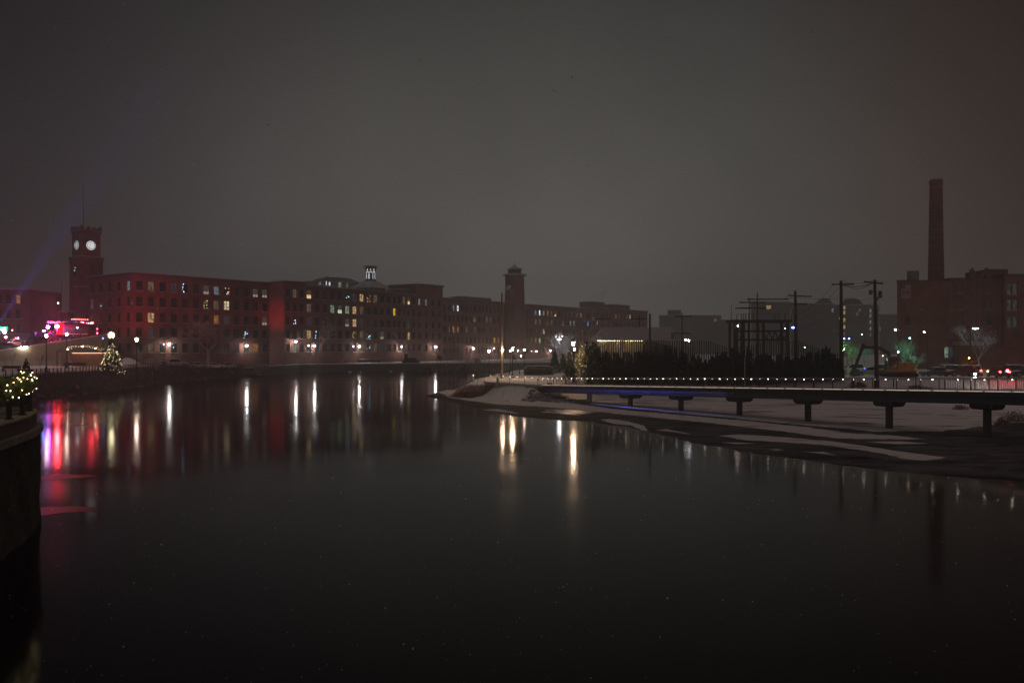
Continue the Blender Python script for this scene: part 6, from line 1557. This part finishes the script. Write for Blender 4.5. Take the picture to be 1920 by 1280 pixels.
pcar(1893, 135, R(160), 'dark snow dusted car right behind the braking car', GREYP, 'suv')
pcar(1925, 127, R(170), 'large dark car cut off by the right edge of the picture', DARK, 'suv')
pcar(1628, 134, R(175), 'snow covered car glimpsed behind the excavator arm', SILV, 'sedan')
pcar(1596, 142, R(178), 'teal lit snow covered car left of the excavator arm', WHITE, 'suv')
pcar(1648, 140, R(170), 'snow covered car glimpsed between the tallest pole and the excavator cab', SILV, 'suv')
for px, y, D, col, s, r, lb in ((1828.5,701,113,(1,.93,.9),90,.16,'bright white low lamp beside the braking car'),(1828,707.5,112,(1,.45,.08),34,.10,'amber lamp just under the white low lamp'),(1852,696,114,(1,.42,.06),30,.10,'amber lamp left of the braking car'),(1889,695,113,(1,.03,.05),60,.20,'largest red lamp, low at the right of the braking car')):
    c = P(px, y, D); zb = gz(c.x, c.y); t = thing('marker_lamp', lb, 'lamp', (c.x, c.y, zb)); MB().tube((0,0,-.1), (0,0,c.z-zb-r), .04, n=5).build('post', STEEL, t); MB().ball((0,0,c.z-zb), r, 8, 5).build('bulb', EM('marker_%d'%int(px), col, s), t, True)
for k, (px, D, hd) in enumerate(((1608,120,1.3),(1590,119,1.0),(1720,118,.9),(1740,117,.8))):
    c = P(px, 705, D); shrub('brush_mound', ['grey brush heap left of the excavator bucket','low brush heap at the right end of the pole screen','dark brush at the excavator track end','low brush before the snowy lot, right of the excavator'][k], (c.x,c.y,gz(c.x,c.y)), 2.6, hd, 900, SCRUB, size=.25)
def lit_tree(px, D, ytop, r, label, col, s, m, seed, lampdx=-.6):
    c = P(px, 690, D); zb = gz(c.x, c.y); h = PZ(ytop, D)-zb
    t = bare_tree('lit_tree', label, (c.x, c.y, zb), h*1.25, .6, seed, m, 5, .12, min_r=.02)
    return t
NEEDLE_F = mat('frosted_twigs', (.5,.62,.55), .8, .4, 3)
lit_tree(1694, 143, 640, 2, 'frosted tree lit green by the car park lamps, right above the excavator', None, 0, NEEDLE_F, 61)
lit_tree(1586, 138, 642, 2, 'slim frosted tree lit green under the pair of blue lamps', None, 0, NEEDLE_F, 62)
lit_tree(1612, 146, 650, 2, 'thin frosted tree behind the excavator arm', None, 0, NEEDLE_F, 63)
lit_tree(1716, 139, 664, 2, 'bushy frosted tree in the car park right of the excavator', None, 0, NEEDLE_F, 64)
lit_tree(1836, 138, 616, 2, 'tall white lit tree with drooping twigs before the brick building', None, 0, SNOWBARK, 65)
for px, y, D, col, s, r, lb in ((1684,660,139,(.14,1,.45),600,.10,'green spotlight inside the frosted tree above the excavator'),(1582,655,136,(.35,1,.25),280,.08,'green spotlight under the pair of blue lamps'),(1700,694,138,(.35,.9,.95),150,.09,'teal ground lamp at the back of the car park'),(1640,690,146,(.2,.85,.85),170,.09,'teal ground lamp behind the excavator arm')):
    c = P(px, y, D); zb = gz(c.x, c.y); t = thing('spotlight', lb, 'lamp', (c.x, c.y, zb)); MB().tube((0,0,-.1), (0,0,c.z-zb-.1), .035, n=5).build('post', STEEL, t); MB().ball((0,0,c.z-zb), r, 6, 4).build('bulb', EM('spot_%d'%px, col, s), t, True)
c = P(1819, 617, 134); zb = gz(c.x, c.y); t = thing('street_lamp', 'dark lamp post whose head shines down on the tall white lit tree', 'street lamp', (c.x, c.y, zb))
MB().tube((0,0,-.3), (0,0,c.z-zb+.25), .09, n=6).build('pole', STEEL, t); MB().tube((-.8,0,c.z-zb+.22), (1.2,0,c.z-zb+.22), .07, n=4).build('arm', STEEL, t); MB().box(.5,1.3,-.14,.14,c.z-zb+.05,c.z-zb+.13).build('lamp_head', EM('tree_lamp_glow', (.85,.98,1), 60), t)
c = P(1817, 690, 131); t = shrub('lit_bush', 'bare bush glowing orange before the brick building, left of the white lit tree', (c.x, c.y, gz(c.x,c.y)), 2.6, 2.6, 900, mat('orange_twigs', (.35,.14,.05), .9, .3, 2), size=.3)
c = P(1817, 672, 129.4); t = thing('spotlight', 'orange lamp shining on the bush left of the white lit tree', 'lamp', (c.x, c.y, gz(c.x,c.y))); MB().tube((0,0,-.1),(0,0,c.z-gz(c.x,c.y)),.03,n=5).build('post', STEEL, t); MB().ball((0,0,c.z-gz(c.x,c.y)+.08), .08, 6, 4).build('bulb', EM('orange_spot', (1,.3,.05), 220), t, True)
# distant brush on the right shore of the ice
for px, D, w, h, lb in ((1880,79,1.6,.9,'small brown bush on the right shore near the frame edge'),(1905,84,2.2,1.1,'snowy brush on the right shore beyond the small brown bush'),(1800,100,1.8,.6,'low tuft of reeds in the snowy ice beneath the bridge')):
    c = P(px, 750, D); shrub('bush', lb, (c.x, c.y, max(0,gz(c.x,c.y))), w, h, 700, REED, size=.18)

# ------------------------------------------------------------------ stone pier and garlanded railing, near left
def near_pier():
    top = [(-16.4,20),(-17.6,24),(-19.15,29.5),(-20.35,33.5),(-21.55,36.1),(-22.3,37.2),(-23.2,38.0),(-24.5,38.5),(-44,40),(-44,16),(-16.2,16)]
    def off(poly, d):
        c = Vector((-34, 27)); out = []
        for p in poly: v = Vector(p)-c; out.append(tuple(c+v*(1+d/v.length)))
        return out
    t = thing('stone_pier', 'big curved stone pier at the left edge, rising out of the dark river', 'pier', (0,0,0))
    MB().prism(top, 4.42, 4.97).build('parapet', mat('brown_render', (.13,.105,.09), .9, .25, 1.5, bump=.3), t)
    MB().prism(off(top, .05), 4.973, 5.05).build('coping', mat('cream_coping', (.44,.37,.26), .85, .2, 2), t)
    MB().prism(off(top, .26), 4.14, 4.417).build('ledge', mat('pale_ledge', (.24,.22,.2), .85, .3, 1.2, bump=.3), t)
    st = off(top, .14); n = 90
    # irregular masonry face
    vs = []; fs = []; rows_ = 26; ring = []
    pts = [Vector(p) for p in st]; tot = sum((pts[(i+1)%len(pts)]-pts[i]).length for i in range(9)); 
    samp = []; 
    for i in range(len(pts)):
        a, b = pts[i], pts[(i+1)%len(pts)]; k = max(1, int((b-a).length/.35))
        for j in range(k): samp.append(a.lerp(b, j/k))
    m_ = len(samp); cc = Vector((-34,27)); rnd = random.Random(3)
    for r in range(rows_):
        z = -2+6.13*r/(rows_-1)
        for q in samp: v = (q-cc).normalized(); w = .035*math.sin(q.y*3+z*2)+.025*math.sin(q.y*7-z*5)+rnd.uniform(-.03,.03); vs.append((q.x+v.x*w, q.y+v.y*w, z))
    for r in range(rows_-1):
        for i in range(m_): fs.append((r*m_+i, r*m_+(i+1)%m_, (r+1)*m_+(i+1)%m_, (r+1)*m_+i))
    MB().add(vs, fs).build('masonry', mat('dark_masonry', (.05,.042,.036), .95, .5, 1.6, bump=.8), t)
    edge = [(-17.6,24),(-19.15,29.5),(-20.35,33.5),(-21.55,36.1),(-22.3,37.2),(-23.2,38.0),(-24.5,38.5)]
    # posts along an inset line
    ins = [Vector(p) for p in off(edge, -.28)]
    cum = [0]; 
    for a, b in zip(ins[:-1], ins[1:]): cum.append(cum[-1]+(b-a).length)
    def at(s):
        s = max(0, min(cum[-1], s))
        for i in range(len(ins)-1):
            if s <= cum[i+1]: return ins[i].lerp(ins[i+1], (s-cum[i])/(cum[i+1]-cum[i]))
        return ins[-1]
    f = thing('railing', 'black steel railing on the near pier, its top hidden by the lit garland', 'railing', (0,0,5.05))
    ps = []; s = cum[-1]-.9
    for target in (33.0, 35.4, 36.9, 37.6): pass
    def s_at_px(px):
        best = min((abs(960+F*at(k*.02).x/at(k*.02).y-px), k*.02) for k in range(int(cum[-1]/.02))); return best[1]
    plist = [s_at_px(-40), s_at_px(-12), s_at_px(17), s_at_px(42), s_at_px(55), s_at_px(60)+.5, cum[-1]]
    for s in plist:
        q = at(s); p = MB().box(q.x-.075, q.x+.075, q.y-.075, q.y+.075, 0, 1.16); p.box(q.x-.13, q.x+.13, q.y-.13, q.y+.13, 0.001, .05); p.build('post', STEEL, f)
    pb = mat('panel_backing', (.05,.05,.035), .8, .2, 2)
    for a, b in zip(plist[:-1], plist[1:]):
        L_ = b-a; k = max(2, int(L_/.13)); m2_ = MB()
        for j in range(1, k):
            q = at(a+L_*j/k); m2_.tube((q.x,q.y,.14), (q.x,q.y,.98), .011, n=4)
        m2_.build('balusters', STEEL, f); r_ = MB()
        kk = max(1, int(L_/.6))
        for j in range(kk):
            p, q = at(a+L_*j/kk), at(a+L_*(j+1)/kk)
            for z, rr in ((.14,.022),(.30,.018),(.98,.022),(1.13,.035)): r_.tube((p.x,p.y,z), (q.x,q.y,z), rr, n=5)
        r_.build('rail', STEEL, f)
    # garland in swags
    g = thing('garland', 'thick evergreen garland with warm fairy lights draped along the top of the near railing', 'garland', (0,0,0))
    N_ = 17000; s = RNG.uniform(0, cum[-1], N_); P2 = np.array([tuple(at(v)) for v in s])
    pxs = 960+F*P2[:,0]/P2[:,1]; swell = .5+.5*np.cos((pxs-50)/36*3.14159)                 # full at the posts, slim mid-swag
    rad = .20+.12*swell; th = RNG.uniform(0, 6.283, N_); rr = np.sqrt(RNG.uniform(.2,1,N_))*rad
    zc = 6.13+.22*swell
    nrm = np.stack([P2[:,1]*0-.86, P2[:,1]*0-.5], 1)
    pts = np.column_stack([P2[:,0]+nrm[:,0]*rr*np.cos(th), P2[:,1]+nrm[:,1]*rr*np.cos(th), zc+rr*np.sin(th)*1.35])
    mb = MB(); leaf_cards(mb, pts, .11); mb.build('needles', mat('garland_needles', (.34,.40,.13), .7, .5, 5), g)
    core = MB()
    for k in range(int(cum[-1]/.3)): a, b = at(k*.3), at(k*.3+.3); core.tube((a.x,a.y,6.22), (b.x,b.y,6.22), .09, n=6)
    core.build('core', NEEDLE_D, g)
    lb = MB()
    for k in range(95):
        i = RNG.integers(0, N_); q = pts[i]; c_ = np.array([P2[i,0], P2[i,1], zc[i]]); d = q-c_; d = d/(np.linalg.norm(d)+1e-6)*rad[i]*1.12; lb.octa(tuple(c_+d*np.array([1,1,1.35])), .024)
    lb.build('light_string', FAIRY_N, g)
near_pier()

# ------------------------------------------------------------------ steam and haze
def vol_mat(name, color, dens, noise=False):
    m = bpy.data.materials.new(name); m.use_nodes = True; nt = m.node_tree; nt.nodes.clear(); o = nt.nodes.new('ShaderNodeOutputMaterial'); v = nt.nodes.new('ShaderNodeVolumePrincipled')
    v.inputs['Color'].default_value = (*color, 1); v.inputs['Density'].default_value = dens; v.inputs['Anisotropy'].default_value = 0.0 if noise else HAZE_G
    nt.links.new(v.outputs[0], o.inputs['Volume']); return m
HAZE_G = .6; HAZE_D = .0013
def haze():
    o = MB().box(-420, 420, -40, 720, -3.2, 62).build('haze', vol_mat('haze_air', (.88,.95,.97), HAZE_D)); tag(o, kind='stuff')
haze()
def steam():
    D = 380; mb = MB()
    for px, y, r in ((1122,567,1.6),(1124,561,2.0),(1128,555,2.4),(1133,549,2.3)):
        q = P(px, y, D); mb.ball((q.x-P(1122,570,D).x, 0, q.z-P(1122,570,D).z), r, 10, 7)
    o = mb.build('steam', vol_mat('steam_vapour', (.95,.95,.95), .06, True), None, True, P(1122,570,D)); tag(o, kind='stuff')
steam()
def snowflakes():
    mb = MB(); rnd = random.Random(77)
    for k in range(2600):
        D = 4+26*rnd.random()**.6; x = rnd.uniform(-.68, .68)*D; z = CZ+rnd.uniform(-.46, .46)*D
        if z < .1: continue
        if x < -.56*D and 18 < D < 45 and z < 7: continue
        r = rnd.uniform(.003, .0075); mb.octa((x, D, z), r)
    tag(mb.build('falling_snow', mat('snowflake', (.85,.85,.88), .7, 0)), kind='stuff')
snowflakes()
